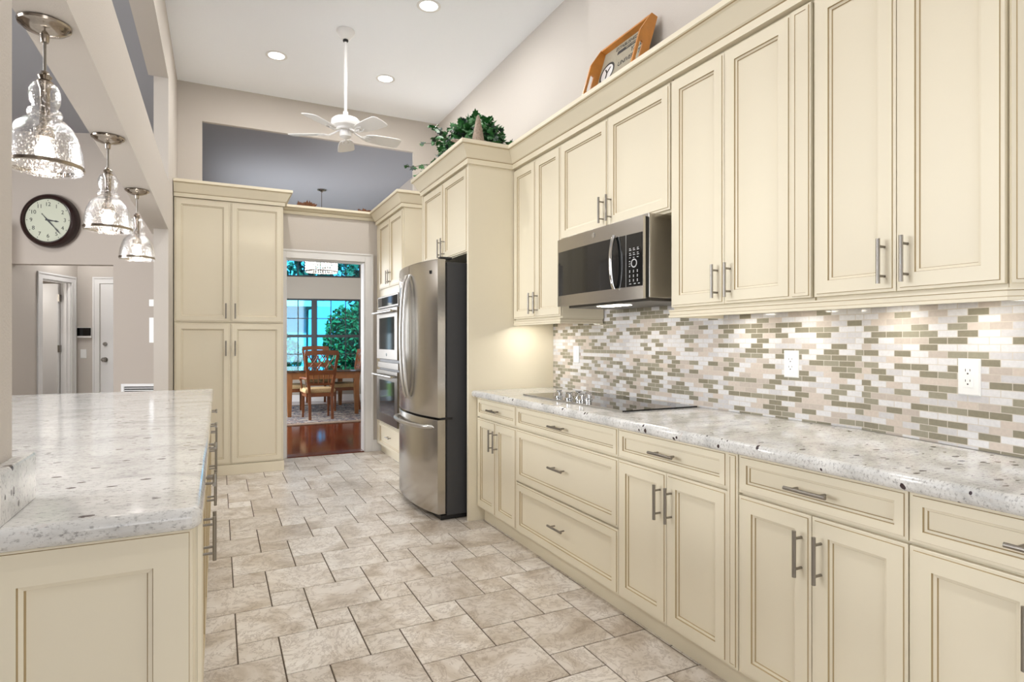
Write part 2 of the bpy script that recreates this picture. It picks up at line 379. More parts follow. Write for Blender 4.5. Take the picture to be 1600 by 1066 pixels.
def thing(name, label, cat, loc=(0, 0, 0), group=None):
    o = bpy.data.objects.new(name, None); COL.objects.link(o); o.location = loc; o.empty_display_size = .1
    o['label'] = label; o['category'] = cat
    if group: o['group'] = group
    bpy.context.view_layer.update() if False else None
    return o
def tag(o, label, cat, group=None, kind=None):
    o['label'] = label; o['category'] = cat
    if group: o['group'] = group
    if kind: o['kind'] = kind
    return o
def struct(o): o['kind'] = 'structure'; return o
def copy_tree(o, parent=None):
    c = o.copy(); COL.objects.link(c); c.parent = parent
    for ch in [x for x in bpy.data.objects if x.parent is o]: copy_tree(ch, c)
    return c
def frame(o, U, N):
    o = Vector((o[0], o[1], 0)); U = Vector((U[0], U[1], 0)); N = Vector((N[0], N[1], 0)); Z = Vector((0, 0, 1))
    f = lambda u, h, z: o + U * u + N * h + Z * z
    return f
def text_obj(name, body, size, mat_, parent, M, ext=.0008, align='CENTER'):
    cu = bpy.data.curves.new(name, 'FONT'); cu.body = body; cu.size = size; cu.extrude = ext; cu.align_x = align; cu.align_y = 'CENTER'
    t = bpy.data.objects.new(name, cu); COL.objects.link(t); bpy.context.view_layer.update()
    me = bpy.data.meshes.new_from_object(t.evaluated_get(bpy.context.evaluated_depsgraph_get()))
    bpy.data.objects.remove(t); me.name = name; me.materials.clear(); me.materials.append(mat_)
    off = Vector((0, 0, 0)); p = parent
    while p is not None: off += p.location; p = p.parent
    me.transform(Matrix.Translation(-off) @ M)
    o = bpy.data.objects.new(name, me); COL.objects.link(o); o.parent = parent; return o
def planeM(o, U, V):
    U = Vector(U).normalized(); V = Vector(V).normalized(); Nn = U.cross(V)
    M = Matrix.Identity(4)
    for i in range(3): M[i][0] = U[i]; M[i][1] = V[i]; M[i][2] = Nn[i]; M[i][3] = o[i]
    return M

# ------------------------------------------------------------------ room shell
CZ = 3.93
XW = 2.29       # backsplash wall
XU = 2.41       # recessed upper wall
FY = 6.885
T = .15
# floor: hopscotch of large and small stone tiles
def build_floor():
    mb = MB(); mb.box(-7, 2.7, -3.1, FY + .02, -.05, -.0025, 1)
    L_, S_ = .3255, .1628; g = .0027
    x0, y0 = .0705, 3.557; tiles = []
    for i in range(-50, 50):
        for j in range(-50, 50):
            bx = x0 + i * S_ + j * L_; by = y0 - i * L_ + j * S_
            tiles.append((bx, bx + L_, by, by + L_)); tiles.append((bx, bx + S_, by - S_, by))
    vals = []
    n0 = len(mb.f)
    for (a, b, c, d) in tiles:
        a, b, c, d = max(a, -1.6), min(b, 2.6), max(c, -1.0), min(d, FY)
        if b - a < .01 or d - c < .01: continue
        a += g; b -= g; c += g; d -= g; e = .0012
        vs = [(a, c, -.0025), (b, c, -.0025), (b, d, -.0025), (a, d, -.0025), (a + e, c + e, 0), (b - e, c + e, 0), (b - e, d - e, 0), (a + e, d - e, 0)]
        mb.add(vs, [(4, 5, 6, 7), (0, 1, 5, 4), (1, 2, 6, 5), (2, 3, 7, 6), (3, 0, 4, 7)], 0)
        r = random.random(); vals += [r] * 5
    o = mb.build('floor', [tilem, grout], recalc=False)
    at = o.data.attributes.new('tile', 'FLOAT', 'FACE')
    at.data.foreach_set('value', [0.0] * n0 + vals); struct(o)
build_floor()
def sbox(name, m, boxes, bevel=0):
    mb = MB()
    for b in boxes: mb.box(*b)
    return struct(mb.build(name, m, bevel=bevel))
sbox('floor_dining', woodfloor, [(-.37, 2.9, FY + .02, 13.6, -.05, 0)])
sbox('floor_hall', tilem, [(-7, -.37, FY + .02, 12, -.05, 0)])
sbox('ceiling', ceilm, [(-.52, 2.7, -3.1, FY + T, CZ, CZ + .1)])
sbox('ceiling_left', greyc, [(-7, -.521, -3.1, 11.5, 3.66, 3.76)])
sbox('ceiling_dining', greyc, [(-.51, 3.2, FY + T + .001, 13.8, CZ, CZ + .1)])
# right wall with a slight angle near the camera, recessed upper part far away
mb = MB()
mb.slab([(XW, 3.42), (XW, 1.48), (2.164, .91), (1.97, .03), (1.97, -3.1), (2.7, -3.1), (2.7, 3.42)], [(0, 0), (CZ, 0)])
mb.box(XW, 2.7, 3.42, FY + T, 0, 2.66)
mb.box(XU, 2.7, 3.42, FY + T, 2.66, CZ)
struct(mb.build('wall_right', wallm))
# far wall: doorway and pass-through over the cabinets
DX0, DX1, DZ = .66, 1.518, 2.19
OX0, OX1, OZ0, OZ1 = -.148, 2.10, 2.745, 3.55
sbox('wall_far', wallm, [(-.371, DX0, FY, FY + T, 0, OZ0), (DX1, XW, FY, FY + T, 0, OZ0), (DX0, DX1, FY, FY + T, DZ, OZ0),
                         (-.371, OX0, FY, FY + .05, OZ0, CZ), (OX1, XU, FY, FY + .05, OZ0, CZ), (OX0, OX1, FY, FY + .05, OZ1, CZ)])
# wall on the left with beam and opening over it
XL, XR = -.515, -.372
sbox('wall_left', wallm, [(-.478, XR, 5.69, 13.5, 0, CZ), (XL, -.4785, 5.69, 6.0, 2.21, 2.61), (XL, XR, 1.602, 5.69, 2.21, 2.61), (XL, XR, 1.602, 5.69, 3.47, CZ),
                          (XL, XR - .021, 1.46, 1.60, .93, CZ), (XL, XR, -3.1, 1.46, 2.21, CZ)])
sbox('wall_rear', wallm, [(-7, 2.0, -3.25, -3.1, 0, 4.0)])
sbox('wall_outer', taupe, [(-7.15, -7, -3.1, 11.5, 0, 4.0)])
# dining room
sbox('wall_dining_right', taupe, [(2.81, 2.95, FY + T, 13.3, 0, CZ)])
# window wall of the dining room
a15 = R(15); WF = frame((2.4485, 12.9635), (math.cos(a15), -math.sin(a15)), (-math.sin(a15), -math.cos(a15)))
mb = MB(); U0, U1 = -2.9, .42
wz0, wz1, tz0, tz1 = .62, 2.18, 2.64, 3.10; wl, wr = -2.2, .306
mb.fbox(WF, U0, U1, -.15, 0, 0, wz0); mb.fbox(WF, U0, U1, -.15, 0, wz1, tz0); mb.fbox(WF, U0, U1, -.15, 0, tz1, CZ)
mb.fbox(WF, U0, wl, -.15, 0, wz0, wz1); mb.fbox(WF, wr, U1, -.15, 0, wz0, wz1); mb.fbox(WF, U0, wl, -.15, 0, tz0, tz1); mb.fbox(WF, wr, U1, -.15, 0, tz0, tz1)
struct(mb.build('wall_dining_window', mat('dining_wall_paint', (168, 160, 148), .85)))
def window(name, u0, u1, z0, z1, vbars, hbars, thick=(), thickh=()):
    f = MB(); t = .035
    f.fbox(WF, u0, u0 + t, -.10, -.03, z0, z1); f.fbox(WF, u1 - t, u1, -.10, -.03, z0, z1)
    f.fbox(WF, u0 + t, u1 - t, -.10, -.03, z0, z0 + t); f.fbox(WF, u0 + t, u1 - t, -.10, -.03, z1 - t, z1)
    for u in thick: f.fbox(WF, u - .055, u + .055, -.11, -.02, z0 + t, z1 - t)
    for z in thickh: f.fbox(WF, u0 + t, u1 - t, -.105, -.03, z - .03, z + .03)
    for u in vbars: f.fbox(WF, u - .008, u + .008, -.085, -.05, z0 + t, z1 - t)
    for z in hbars: f.fbox(WF, u0 + t, u1 - t, -.085, -.05, z - .008, z + .008)
    o = struct(f.build(name, darkframe))
    g = MB(); g.fbox(WF, u0 + t, u1 - t, -.071, -.066, z0 + t, z1 - t); g.build('pane', tinted, o)
window('window_1', wl, wr, wz0, wz1, [-.98, -.31, -.005, -1.3, -1.75, -2.0], [1.76, 1.0], [-.65, -1.55], [1.385])
window('window_2', wl, wr, tz0, tz1, [-.98, -.66, -.31, -.005, -1.3, -1.6, -1.9], [])
# doorway casing
mb = MB()
cp = [(0, 0, 0), (.004, .012, 0), (.03, .018, 0), (.05, .014, 0), (.062, .022, 0), (.085, .022, 0), (.09, 0, 0)]
def casing(mb, u0, u1, z1, w=.09, fr=None, t=.022):
    mb.fbox(fr, u0 - w, u0, 0, t * .7, 0, z1 + w); mb.fbox(fr, u1, u1 + w, 0, t * .7, 0, z1 + w); mb.fbox(fr, u0, u1, 0, t * .7, z1, z1 + w)
    mb.fbox(fr, u0 - w, u0 - w + .02, 0, t, 0, z1 + w); mb.fbox(fr, u1 + w - .02, u1 + w, 0, t, 0, z1 + w); mb.fbox(fr, u0 - w + .02, u1 + w - .02, 0, t, z1 + w - .02, z1 + w)
FF = frame((0, FY), (1, 0), (0, -1))
casing(mb, DX0, DX1, DZ, .095, FF)
mb.box(DX0 - .0, DX0 + .012, FY, FY + T, 0, DZ); mb.box(DX1 - .012, DX1, FY, FY + T, 0, DZ); mb.box(DX0, DX1, FY, FY + T, DZ - .012, DZ)
struct(mb.build('trim_1', whitep, bevel=.003))
mb = MB(); mb.fbox(FF, DX0 + .012, DX1 - .012, -T, .02, 0, .012); struct(mb.build('trim_2', mat('threshold_wood', (96, 44, 26), .2)))
sbox('baseboard_right', whitep, [(1.60, XW, FY - .016, FY, 0, .13)])
mb = MB(); mb.fbox(WF, U0, U1 - .05, 0, .018, 0, .14); struct(mb.build('baseboard_dining', whitep))

# clock wall and hall (the house turns 21 degrees here)
a21 = R(21); d21 = (math.cos(a21), -math.sin(a21)); n21 = (-math.sin(a21), -math.cos(a21))
CWP = (-1.0804, 8.1284); CF = frame(CWP, d21, n21)
mb = MB(); mb.fbox(CF, -6.4, -1.2, -.12, 0, 0, 3.66); mb.fbox(CF, 0, .56, -.12, 0, 0, 3.66); mb.fbox(CF, -1.2, 0, -.12, 0, 2.155, 3.66)
struct(mb.build('wall_clock', taupe))
HQ = (-1.6838, 9.6561); HB = frame(HQ, d21, n21)
mb = MB(); 
mb.fbox(HB, -.12, 1.3, -.12, 0, 0, 2.6)
struct(mb.build('wall_hall_back', wallm))
d_b = (math.sin(a21), math.cos(a21)); HL = frame(HQ, d_b, (math.cos(a21), -math.sin(a21)))
mb = MB(); dl, dr, dz = -.69, -.135, 2.045
mb.fbox(HL, -1.5, dl, -.12, 0, 0, 2.6); mb.fbox(HL, dr, 0, -.12, 0, 0, 2.6); mb.fbox(HL, dl, dr, -.12, 0, dz, 2.6)
struct(mb.build('wall_hall_left', wallm))
mb = MB(); mb.fbox(CF, -3.2, 1.2, -1.75, -.13, 2.62, 2.7); struct(mb.build('ceiling_hall', ceilm))
mb = MB(); mb.fbox(HL, -1.5, .3, -2.4, -2.3, 0, 2.6); mb.fbox(HL, .3, .4, -2.4, -.12, 0, 2.6); struct(mb.build('wall_side_room', taupe))
mb = MB(); casing(mb, dl, dr, dz, .08, HL); mb.fbox(HL, dr - .012, dr, -.12, 0, 0, dz); mb.fbox(HL, dl, dl + .012, -.12, 0, 0, dz)
mb.fbox(HL, dl, dr, -.12, 0, dz - .012, dz); mb.fbox(HL, dr - .024, dr - .012, -.07, -.04, 0, dz); struct(mb.build('trim_3', whitep))
mb = MB(); mb.fbox(HL, dr - .055, dr - .018, -.85, -.125, .01, dz - .02); D1 = struct(mb.build('door_1', whitep))
for hz in (1.84, 1.18, .3):
    h = MB(); h.fbox(HL, dr - .058, dr - .008, -.128, -.108, hz - .045, hz + .045); h.build('hinge', nickel, D1)
    # knuckle
# the white door at the end of the hall
mb = MB(); casing(mb, .285, 1.15, 2.05, .085, HB); struct(mb.build('trim_4', whitep))
mb = MB(); mb.fbox(HB, .295, 1.14, .0, .008, .01, 2.045); D2 = struct(mb.build('door_2', whitep))
k = MB(); k.lathe((.355, 1.24), [(0, .035), (.02, .034), (.026, .02), (.026, .008)], 16, fr=HB); k.build('deadbolt', nickel, D2, smooth=True)
k = MB(); k.lathe((.355, 1.03), [(0, .075), (.022, .07), (.03, .055), (.024, .035), (.012, .03), (.012, .016), (.032, .014), (.033, .008)], 16, fr=HB); k.build('door_knob', nickel, D2, smooth=True)

# ------------------------------------------------------------------ cabinet kit
DOOR = [(0, -.020, 0), (0, -.004, 0), (.0025, -.0035, 0), (.0095, -.0035, 0), (.0112, .0, 1), (.055, .0, 0), (.0568, -.006, 1), (.0648, -.008, 0), (.0668, -.0125, 1)]
DRAW = [(0, -.020, 0), (0, -.004, 0), (.0025, -.0035, 0), (.0085, -.0035, 0), (.0100, .0, 1), (.034, .0, 0), (.0358, -.006, 1), (.0420, -.008, 0), (.0438, -.0125, 1)]
def pull(parent, fr, u, z, vertical, ln=.145):
    mb = MB(); h = .034
    if vertical:
        mb.cyl(fr(u, h, z - ln / 2), fr(u, h, z + ln / 2), .0062, 12)
        for q in (-.33, .33): mb.cyl(fr(u, 0, z + q * ln), fr(u, h, z + q * ln), .0045, 8)
    else:
        mb.cyl(fr(u - ln / 2, h, z), fr(u + ln / 2, h, z), .0062, 12)
        for q in (-.33, .33): mb.cyl(fr(u + q * ln, 0, z), fr(u + q * ln, h, z), .0045, 8)
    return mb.build('handle', nickel, parent, smooth=True)
def door(root, fr, u0, u1, z0, z1, hand=None, kind='door', prof=None):
    mb = MB(); mb.rings(fr, u0, u1, z0, z1, prof or (DOOR if kind == 'door' else DRAW))
    o = mb.build(kind, [cream, glaze], root)
    if hand: pull(o, fr, *hand)
    return o
def body(root, fr, u0, u1, z0, z1, depth, top=True, front=-.021):
    mb = MB(); mb.fbox(fr, u0, u1, -depth, front, z0, z1)
    return mb.build('body', [cream, glaze], root)
G = .002
RB = frame((1.65, 0), (0, 1), (-1, 0))
def base_cab(label, u0, u1, kind, group='cream base cabinets along the right wall', pil=None):
    root = thing('base_cabinet', label, 'cabinet', (1.95, (u0 + u1) / 2, 0), group)
    bu0 = u0 - (pil or 0)
    body(root, RB, bu0, u1, .10, .883, XW - 1.65 - .004 if u0 > 1.4 else .30)
    t = MB(); t.fbox(RB, bu0, u1, -.30, -.06, 0, .0995); t.build('toe_kick', cream, root)
    c = (u0 + u1) / 2
    if kind == 'doors':
        door(root, RB, u0 + G, u1 - G, .745, .879, (c, .812, False), 'drawer')
        door(root, RB, c + .0015, u1 - G, .108, .735, (c + .034, .612, True))
        door(root, RB, u0 + G, c - .0015, .108, .735, (c - .034, .612, True))
    else:
        for z0, z1 in ((.745, .879), (.417, .735), (.108, .407)):
            big = [(a * (1 if i < 5 else 1.35), h, m) for i, (a, h, m) in enumerate(DRAW)]
            door(root, RB, u0 + G, u1 - G, z0, z1, (c, (z0 + z1) / 2 if z1 > .8 else (z0 + z1) / 2 + .01, False), 'drawer', None if z1 > .8 else big)
    if pil:
        p = MB(); p.rings(RB, u0 - pil + .001, u0 - .001, .108, .879, [(0, -.02, 0), (0, -.001, 0), (.008, -.001, 0), (.0092, .003, 1), (.014, .003, 0), (.015, .001, 1)]); p.build('pilaster', [cream, glaze], root)
    return root
base_cab('narrow cream base cabinet beside the refrigerator panel, one drawer over two doors', 3.27, 3.885, 'doors')
base_cab('cream base cabinet with three wide drawers under the cooktop', 2.228, 3.27, 'drawers')
base_cab('cream base cabinet right of the three-drawer unit, grooved pilaster at its right side', 1.573, 2.228, 'doors', pil=.05)
base_cab('cream base cabinet in the foreground with both door handles fully in view', .945, 1.523, 'doors')
base_cab('cream base cabinet cut off by the right edge, half its drawer showing', .34, .945, 'doors')

# upper cabinets
RU = frame((1.94, 0), (0, 1), (-1, 0))
GU = 'cream wall cabinets over the countertop'
def wall_cab(label, u0, u1, z0, depth, pil=None, z1=2.52, rail=True):
    root = thing('wall_cabinet', label, 'cabinet', (2.1, (u0 + u1) / 2, z0 - .02), GU)
    bu0 = u0 - (pil or 0)
    body(root, RU, bu0, u1, z0 - .012, 2.66, depth)
    c = (u0 + u1) / 2
    door(root, RU, c + .0015, u1 - G, z0, z1, (c + .036, z0 + .098, True))
    door(root, RU, u0 + G, c - .0015, z0, z1, (c - .036, z0 + .098, True))
    if pil:
        p = MB(); p.rings(RU, u0 - pil + .001, u0 - .001, z0, z1, [(0, -.02, 0), (0, .002, 0), (.006, .002, 0), (.0075, .006, 1), (.018, .006, 0), (.0192, .003, 1)]); p.build('pilaster', [cream, glaze], root)
    return root
wall_cab('tall narrow cream wall cabinet beside the refrigerator panel', 3.223, 3.885, 1.44, .335)
wall_cab('short cream wall cabinet directly above the microwave', 2.208, 3.223, 1.915, .335)
wall_cab('cream wall cabinet right of the microwave, grooved pilaster at its right side', 1.535, 2.200, 1.44, .335, pil=.085)
wall_cab('widest cream wall cabinet in the foreground, between the pilaster and the angled corner', .856, 1.442, 1.44, .19)
# angled end cabinet
s2 = math.sqrt(.5)
RC = frame((1.94, .85), (s2, -s2), (-s2, -s2))
root = thing('wall_cabinet', 'angled cream end cabinet, a sliver at the right edge', 'cabinet', (2.0, .8, 1.42), GU)
b_ = MB(); b_.slab([(1.956, .852), (2.12, .852), (2.10, .705)], [(1.428, 0), (2.66, 0)]); b_.build('body', cream, root)
door(root, RC, .012, .205, 1.44, 2.52)
# light rails
def railp(z0, z1): return [(-.02, z1), (.004, z1), (.004, z1 - .006), (.001, z1 - .008), (.001, z0 + .012), (.0045, z0 + .010), (.0045, z0), (-.02, z0), (-.02, z1)]
RM = [0, 0, 1, 0, 1, 0, 0, 0]
mb = MB(); mb.sweep([(2.085, .705), (1.94, .85), (1.94, 2.205), (2.27, 2.205)], railp(1.392, 1.427), RM)
tag(mb.build('light_rail', [cream, glaze]), 'long cream light rail moulding under the foreground wall cabinets', 'moulding')
mb = MB(); mb.sweep([(2.27, 3.218), (1.94, 3.218), (1.94, 3.884)], [(o, z) for o, z in railp(1.392, 1.427)], RM) if False else mb.sweep([(2.27, 3.228), (1.945, 3.228), (1.945, 3.884)], railp(1.392, 1.427), RM)
tag(mb.build('light_rail', [cream, glaze]), 'short cream light rail moulding left of the microwave, by the refrigerator panel', 'moulding')

# refrigerator enclosure
mb = MB(); mb.box(1.586, XW - .002, 3.89, 3.918, 0, 2.66)
tag(mb.build('end_panel', cream, bevel=.002), 'tall flat cream panel between the refrigerator and the countertop', 'panel')
RF = frame((1.586, 0), (0, 1), (-1, 0))
root = thing('fridge_cabinet', 'deep cream cabinet mounted over the refrigerator', 'cabinet', (1.9, 4.42, 1.9))
body(root, RF, 3.922, 4.925, 1.915, 2.66, .69)
c = 4.42
door(root, RF, c + .0015, 4.922, 1.92, 2.525, (c + .036, 2.01, True)); door(root, RF, 3.925, c - .0015, 1.92, 2.525, (c - .036, 2.01, True))
mb = MB(); mb.box(1.586, XW - .002, 4.927, 4.952, 0, 2.66)
tag(mb.build('end_panel', cream, bevel=.002), 'cream panel on the far side of the refrigerator, mostly hidden', 'panel')
# crown mouldings
def crownp(z1, h=.15, w=.078):
    z0 = z1 - h
    return [(-.02, z0), (.012, z0), (.012, z0 + .034), (.016, z0 + .038), (.022, z0 + .044), (.034, z0 + .066), (w - .018, z1 - .038), (w - .010, z1 - .032), (w - .006, z1 - .028), (w, z1 - .024), (w, z1), (-.02, z1), (-.02, z0)]
CM = [0, 0, 1, 0, 0, 0, 0, 1, 0, 0, 0, 0]
mb = MB(); mb.sweep([(2.09, .70), (1.94, .85), (1.94, 3.888), (1.586, 3.888), (1.586, 4.954), (2.28, 4.954)], crownp(2.686), CM)
tag(mb.build('crown_moulding', [cream, glaze]), 'long cream crown moulding over the right wall cabinets and refrigerator', 'moulding', None)

# oven tower
RT = frame((1.634, 0), (0, 1), (-1, 0))
root = thing('oven_cabinet', 'tall cream cabinet housing the double wall oven', 'cabinet', (1.95, 6.3, 0))
b_ = MB(); TY0, TY1 = 5.735, 6.885 - .018
b_.fbox(RT, TY0, TY1, -.65, -.021, .10, .392); b_.fbox(RT, TY0, TY1, -.65, -.021, 1.77, 2.74)
b_.fbox(RT, TY0, 5.80, -.65, -.021, .392, 1.77); b_.fbox(RT, 6.69, TY1, -.65, -.021, .392, 1.77); b_.fbox(RT, 5.80, 6.69, -.65, -.62, .392, 1.77)
b_.build('body', cream, root)
t = MB(); t.fbox(RT, TY0, TY1, -.65, -.07, 0, .0995); t.build('toe_kick', cream, root)
c = 6.22
door(root, RT, c + .0015, 6.69, 1.862, 2.59, (c + .04, 1.96, True)); door(root, RT, TY0 + .008, c - .0015, 1.862, 2.59, (c - .04, 1.96, True))
door(root, RT, TY0 + .008, 6.69, .115, .365, (c, .25, False), 'drawer')
mb = MB(); mb.sweep([(2.28, 5.733), (1.634, 5.733), (1.634, 6.805), ], crownp(2.762), CM)
tag(mb.build('crown_moulding', [cream, glaze]), 'cream crown moulding on top of the oven cabinet', 'moulding')
mb = MB(); mb.sweep([(1.712, FY), (.502, FY)], crownp(2.762, .09, .075), CM)
tag(mb.build('crown_moulding', [cream, glaze]), 'cream ledge moulding on the wall above the doorway', 'moulding')

# pantry
RP = frame((0, 6.25), (1, 0), (0, -1))
root = thing('pantry_cabinet', 'tall cream pantry cabinet with four doors left of the doorway', 'cabinet', (.1, 6.55, 0))
b_ = MB(); b_.fbox(RP, -.366, .578, -.615, -.021, .0, 2.74); b_.build('body', cream, root)
b_ = MB(); b_.fbox(RP, -.366, .584, -.018, .004, 0, .098); b_.build('plinth', cream, root, bevel=.003)
mid = .105
for z0, z1, hz in ((.105, 1.448, 1.21), (1.460, 2.605, 1.565)):
    door(root, RP, -.362, mid - .002, z0, z1, (mid - .040, hz, True)); door(root, RP, mid + .002, .572, z0, z1, (mid + .040, hz, True))
mb = MB(); mb.sweep([(.58, FY - .076), (.58, 6.25), (-.366, 6.25)], crownp(2.762), CM)
tag(mb.build('crown_moulding', [cream, glaze]), 'cream crown moulding on top of the pantry cabinet', 'moulding')

# ------------------------------------------------------------------ countertops
LV = [(.884, .016)] + [(.9035 - .0195 * math.cos(R(q)), .016 - .016 * math.sin(R(q))) for q in range(15, 90, 15)] + [(.9105, 0)] + [(.9105 + .0195 * math.sin(R(q)), .018 - .018 * math.cos(R(q))) for q in range(12, 90, 13)] + [(.930, .018)]
mb = MB()
mb.slab([(1.61, .30), (2.028, .30), (2.157, .905), (XW - .003, 1.48), (XW - .003, 3.887), (1.61, 3.887)], LV)
tag(mb.build('countertop', granite), 'white speckled granite countertop along the right wall', 'countertop')
arc = [(-.03 - .03 + .03 * math.cos(t), 1.40 + .03 - .03 * math.sin(t)) for t in [R(x) for x in (0, 22, 45, 68, 90)]]
mb = MB(); mb.slab([(-1.75, 4.86), (-.03, 4.86)] + arc + [(-1.75, 1.40)], LV)
tag(mb.build('island_countertop', granite), 'white speckled granite top of the island on the left', 'countertop')
mb = MB(); mb.slab([(-.364, 1.402 + .01), (-.364, 1.655), (-.545, 1.655), (-.545, 1.61), (-.394, 1.61), (-.394, 1.412)], [(.9305, 0), (1.028, 0), (1.034, .003)])
tag(mb.build('granite_upstand', granite, bevel=.002), 'short granite upstand wrapped round the wall end on the island', 'upstand')

# ------------------------------------------------------------------ island cabinets
RI = frame((-.045, 0), (0, 1), (1, 0))
IE = frame((0, 1.44), (1, 0), (0, -1))
GI = 'cream cabinets on the aisle side of the island'
root = thing('island_end_panel', 'cream framed panel closing the near end of the island', 'panel', (-.5, 1.46, 0))
b_ = MB(); b_.rings(IE, -.420, -.049, .02, .878, [(0, -.030, 0), (0, -.002, 0), (.0025, 0, 0), (.006, 0, 0), (.0072, .002, 1), (.0725, .002, 0), (.0745, -.004, 1), (.0825, -.006, 0), (.085, -.013, 1)]); b_.box(-.62, -.421, 1.442, 1.469, 0, .883); b_.build('frame_panel', [cream, glaze], root)
b_ = MB(); b_.box(-.62, -.045, 1.47, 1.4795, 0, .878); b_.build('backing', cream, root)
root = thing('island_post', 'grooved cream corner post of the island next to the end panel', 'post', (-.07, 1.5, 0))
b_ = MB()
b_.box(-.115, -.042, 1.481, 1.60, 0, .883)
b_.fbox(RI, 1.4815, 1.505, .0035, .012, 0, .883); b_.fbox(RI, 1.513, 1.545, .0035, .010, 0, .883); b_.fbox(RI, 1.553, 1.60, .0035, .012, 0, .883)
b_.build('fluted_post', cream, root)
names = ['nearest cream island cabinet on the aisle side, next to the corner post', 'second cream island cabinet from the near end, on the aisle side',
         'third cream island cabinet from the near end, on the aisle side', 'farthest cream island cabinet, facing the pantry end of the aisle']
def isl(label, u0, u1):
    root = thing('island_cabinet', label, 'cabinet', (-.4, (u0 + u1) / 2, 0), GI)
    body(root, RI, u0, u1, .10, .883, .62)
    t = MB(); t.fbox(RI, u0, u1, -.62, -.07, 0, .0995); t.build('toe_kick', cream, root)
    c = (u0 + u1) / 2
    door(root, RI, u0 + G, u1 - G, .745, .879, (c, .812, False), 'drawer')
    door(root, RI, c + .0015, u1 - G, .108, .735, (c + .034, .625, True)); door(root, RI, u0 + G, c - .0015, .108, .735, (c - .034, .625, True))
for i, (a, b) in enumerate(((1.865, 2.595), (2.595, 3.325), (3.325, 4.055), (4.055, 4.785))): isl(names[i], a, b)
root = thing('island_cabinet', 'cream filler between the island corner post and the nearest cabinet', 'cabinet', (-.4, 1.7, 0), GI)
body(root, RI, 1.602, 1.863, .10, .883, .62); door(root, RI, 1.604, 1.861, .108, .879)
t = MB(); t.fbox(RI, 1.602, 1.863, -.62, -.07, 0, .0995); t.build('toe_kick', cream, root)
mb = MB(); mb.box(-1.60, -.70, 1.50, 4.785, 0, .883); mb.box(-1.60, -.63, 1.4805, 1.4995, 0, .883)
tag(mb.build('island_cabinet', cream), 'plain cream back of the island under the far side of the granite', 'cabinet')

# ------------------------------------------------------------------ backsplash
def backsplash():
    pts = [(XW - .002, 3.888), (XW - .002, 1.48), (2.164 - .002, .91), (1.985, .10)]
    mb = MB(); t = .008; ztop = 2.0
    me_uv = []
    ln = 0
    for i in range(len(pts) - 1):
        a = Vector(pts[i]); b = Vector(pts[i + 1]); d = (b - a); l = d.length; n = Vector((d.y, -d.x)).normalized()
        if n.x > 0: n = -n
        a2 = a + n * t; b2 = b + n * t
        z0, z1 = .9305, 1.92 if i == 0 else 1.425
        mb.poly([(a2.x, a2.y, z0), (b2.x, b2.y, z0), (b2.x, b2.y, z1), (a2.x, a2.y, z1)])
        o = .031 if i else 0
        me_uv += [(ln + o, z0), (ln + l + o, z0), (ln + l + o, z1), (ln + o, z1)]
        ln += l
        if i == 0:
            mb.poly([(a.x, a.y, z1), (a2.x, a2.y, z1), (b2.x, b2.y, z1), (b.x, b.y, z1)]); me_uv += [(0, 0)] * 4
    o = mb.build('tile_backsplash', mosaic, recalc=False)
    uv = o.data.uv_layers.new(name='UVMap')
    for i, c in enumerate(me_uv): uv.data[i].uv = c
    tag(o, 'mosaic backsplash of small beige stone, white and olive glass strips', 'backsplash')
backsplash()
# outlets
WN = frame((XW - .010, 0), (0, -1), (-1, 0))
aw = math.atan2(2.29 - 2.164, 1.48 - .91)
WA = frame((XW - .010, 1.48), (-math.sin(aw), -math.cos(aw)), (-math.cos(aw), math.sin(aw)))
def plate(fr, u, z, w=.074, h=.120):
    mb = MB(); mb.rings(fr, u - w / 2, u + w / 2, z - h / 2, z + h / 2, [(0, 0, 0), (0, .003, 0), (.004, .007, 0), (.006, .007, 0)]); return mb
def outlet(label, fr, u, z):
    p = fr(u, 0, z); root = thing('wall_outlet', label, 'outlet', p, 'duplex outlets on the backsplash')
    plate(fr, u, z).build('cover_plate', whiteg, root)
    mb = MB(); mb.rings(fr, u - .0175, u + .0175, z - .035, z + .035, [(0, .0068, 0), (0, .0085, 0), (.002, .0092, 0)]); f = mb.build('receptacle', whiteg, root)
    mb = MB()
    for q in (-.017, .017):
        mb.fbox(fr, u - .0085, u - .0065, .0090, .0096, z + q + .001, z + q + .009); mb.fbox(fr, u + .0065, u + .0085, .0090, .0096, z + q + .002, z + q + .009)
        mb.cyl(fr(u, .0090, z + q - .006), fr(u, .0096, z + q - .006), .0028, 10)
    mb.build('slots', socket, f)
outlet('white duplex outlet on the flat part of the backsplash, middle of the counter', WN, -1.80, 1.178)
outlet('white duplex outlet nearest the right edge of the picture', WA, .43, 1.163)
root = thing('light_switch', 'white switch plate on the mosaic behind the cooktop', 'switch', WN(-3.56, 0, 1.19))
plate(WN, -3.56, 1.185).build('cover_plate', whiteg, root)
mb = MB(); mb.rings(WN, -3.5765, -3.5435, 1.152, 1.218, [(0, .0068, 0), (0, .009, 0), (.003, .010, 0)]); mb.build('rocker', whiteg, root)

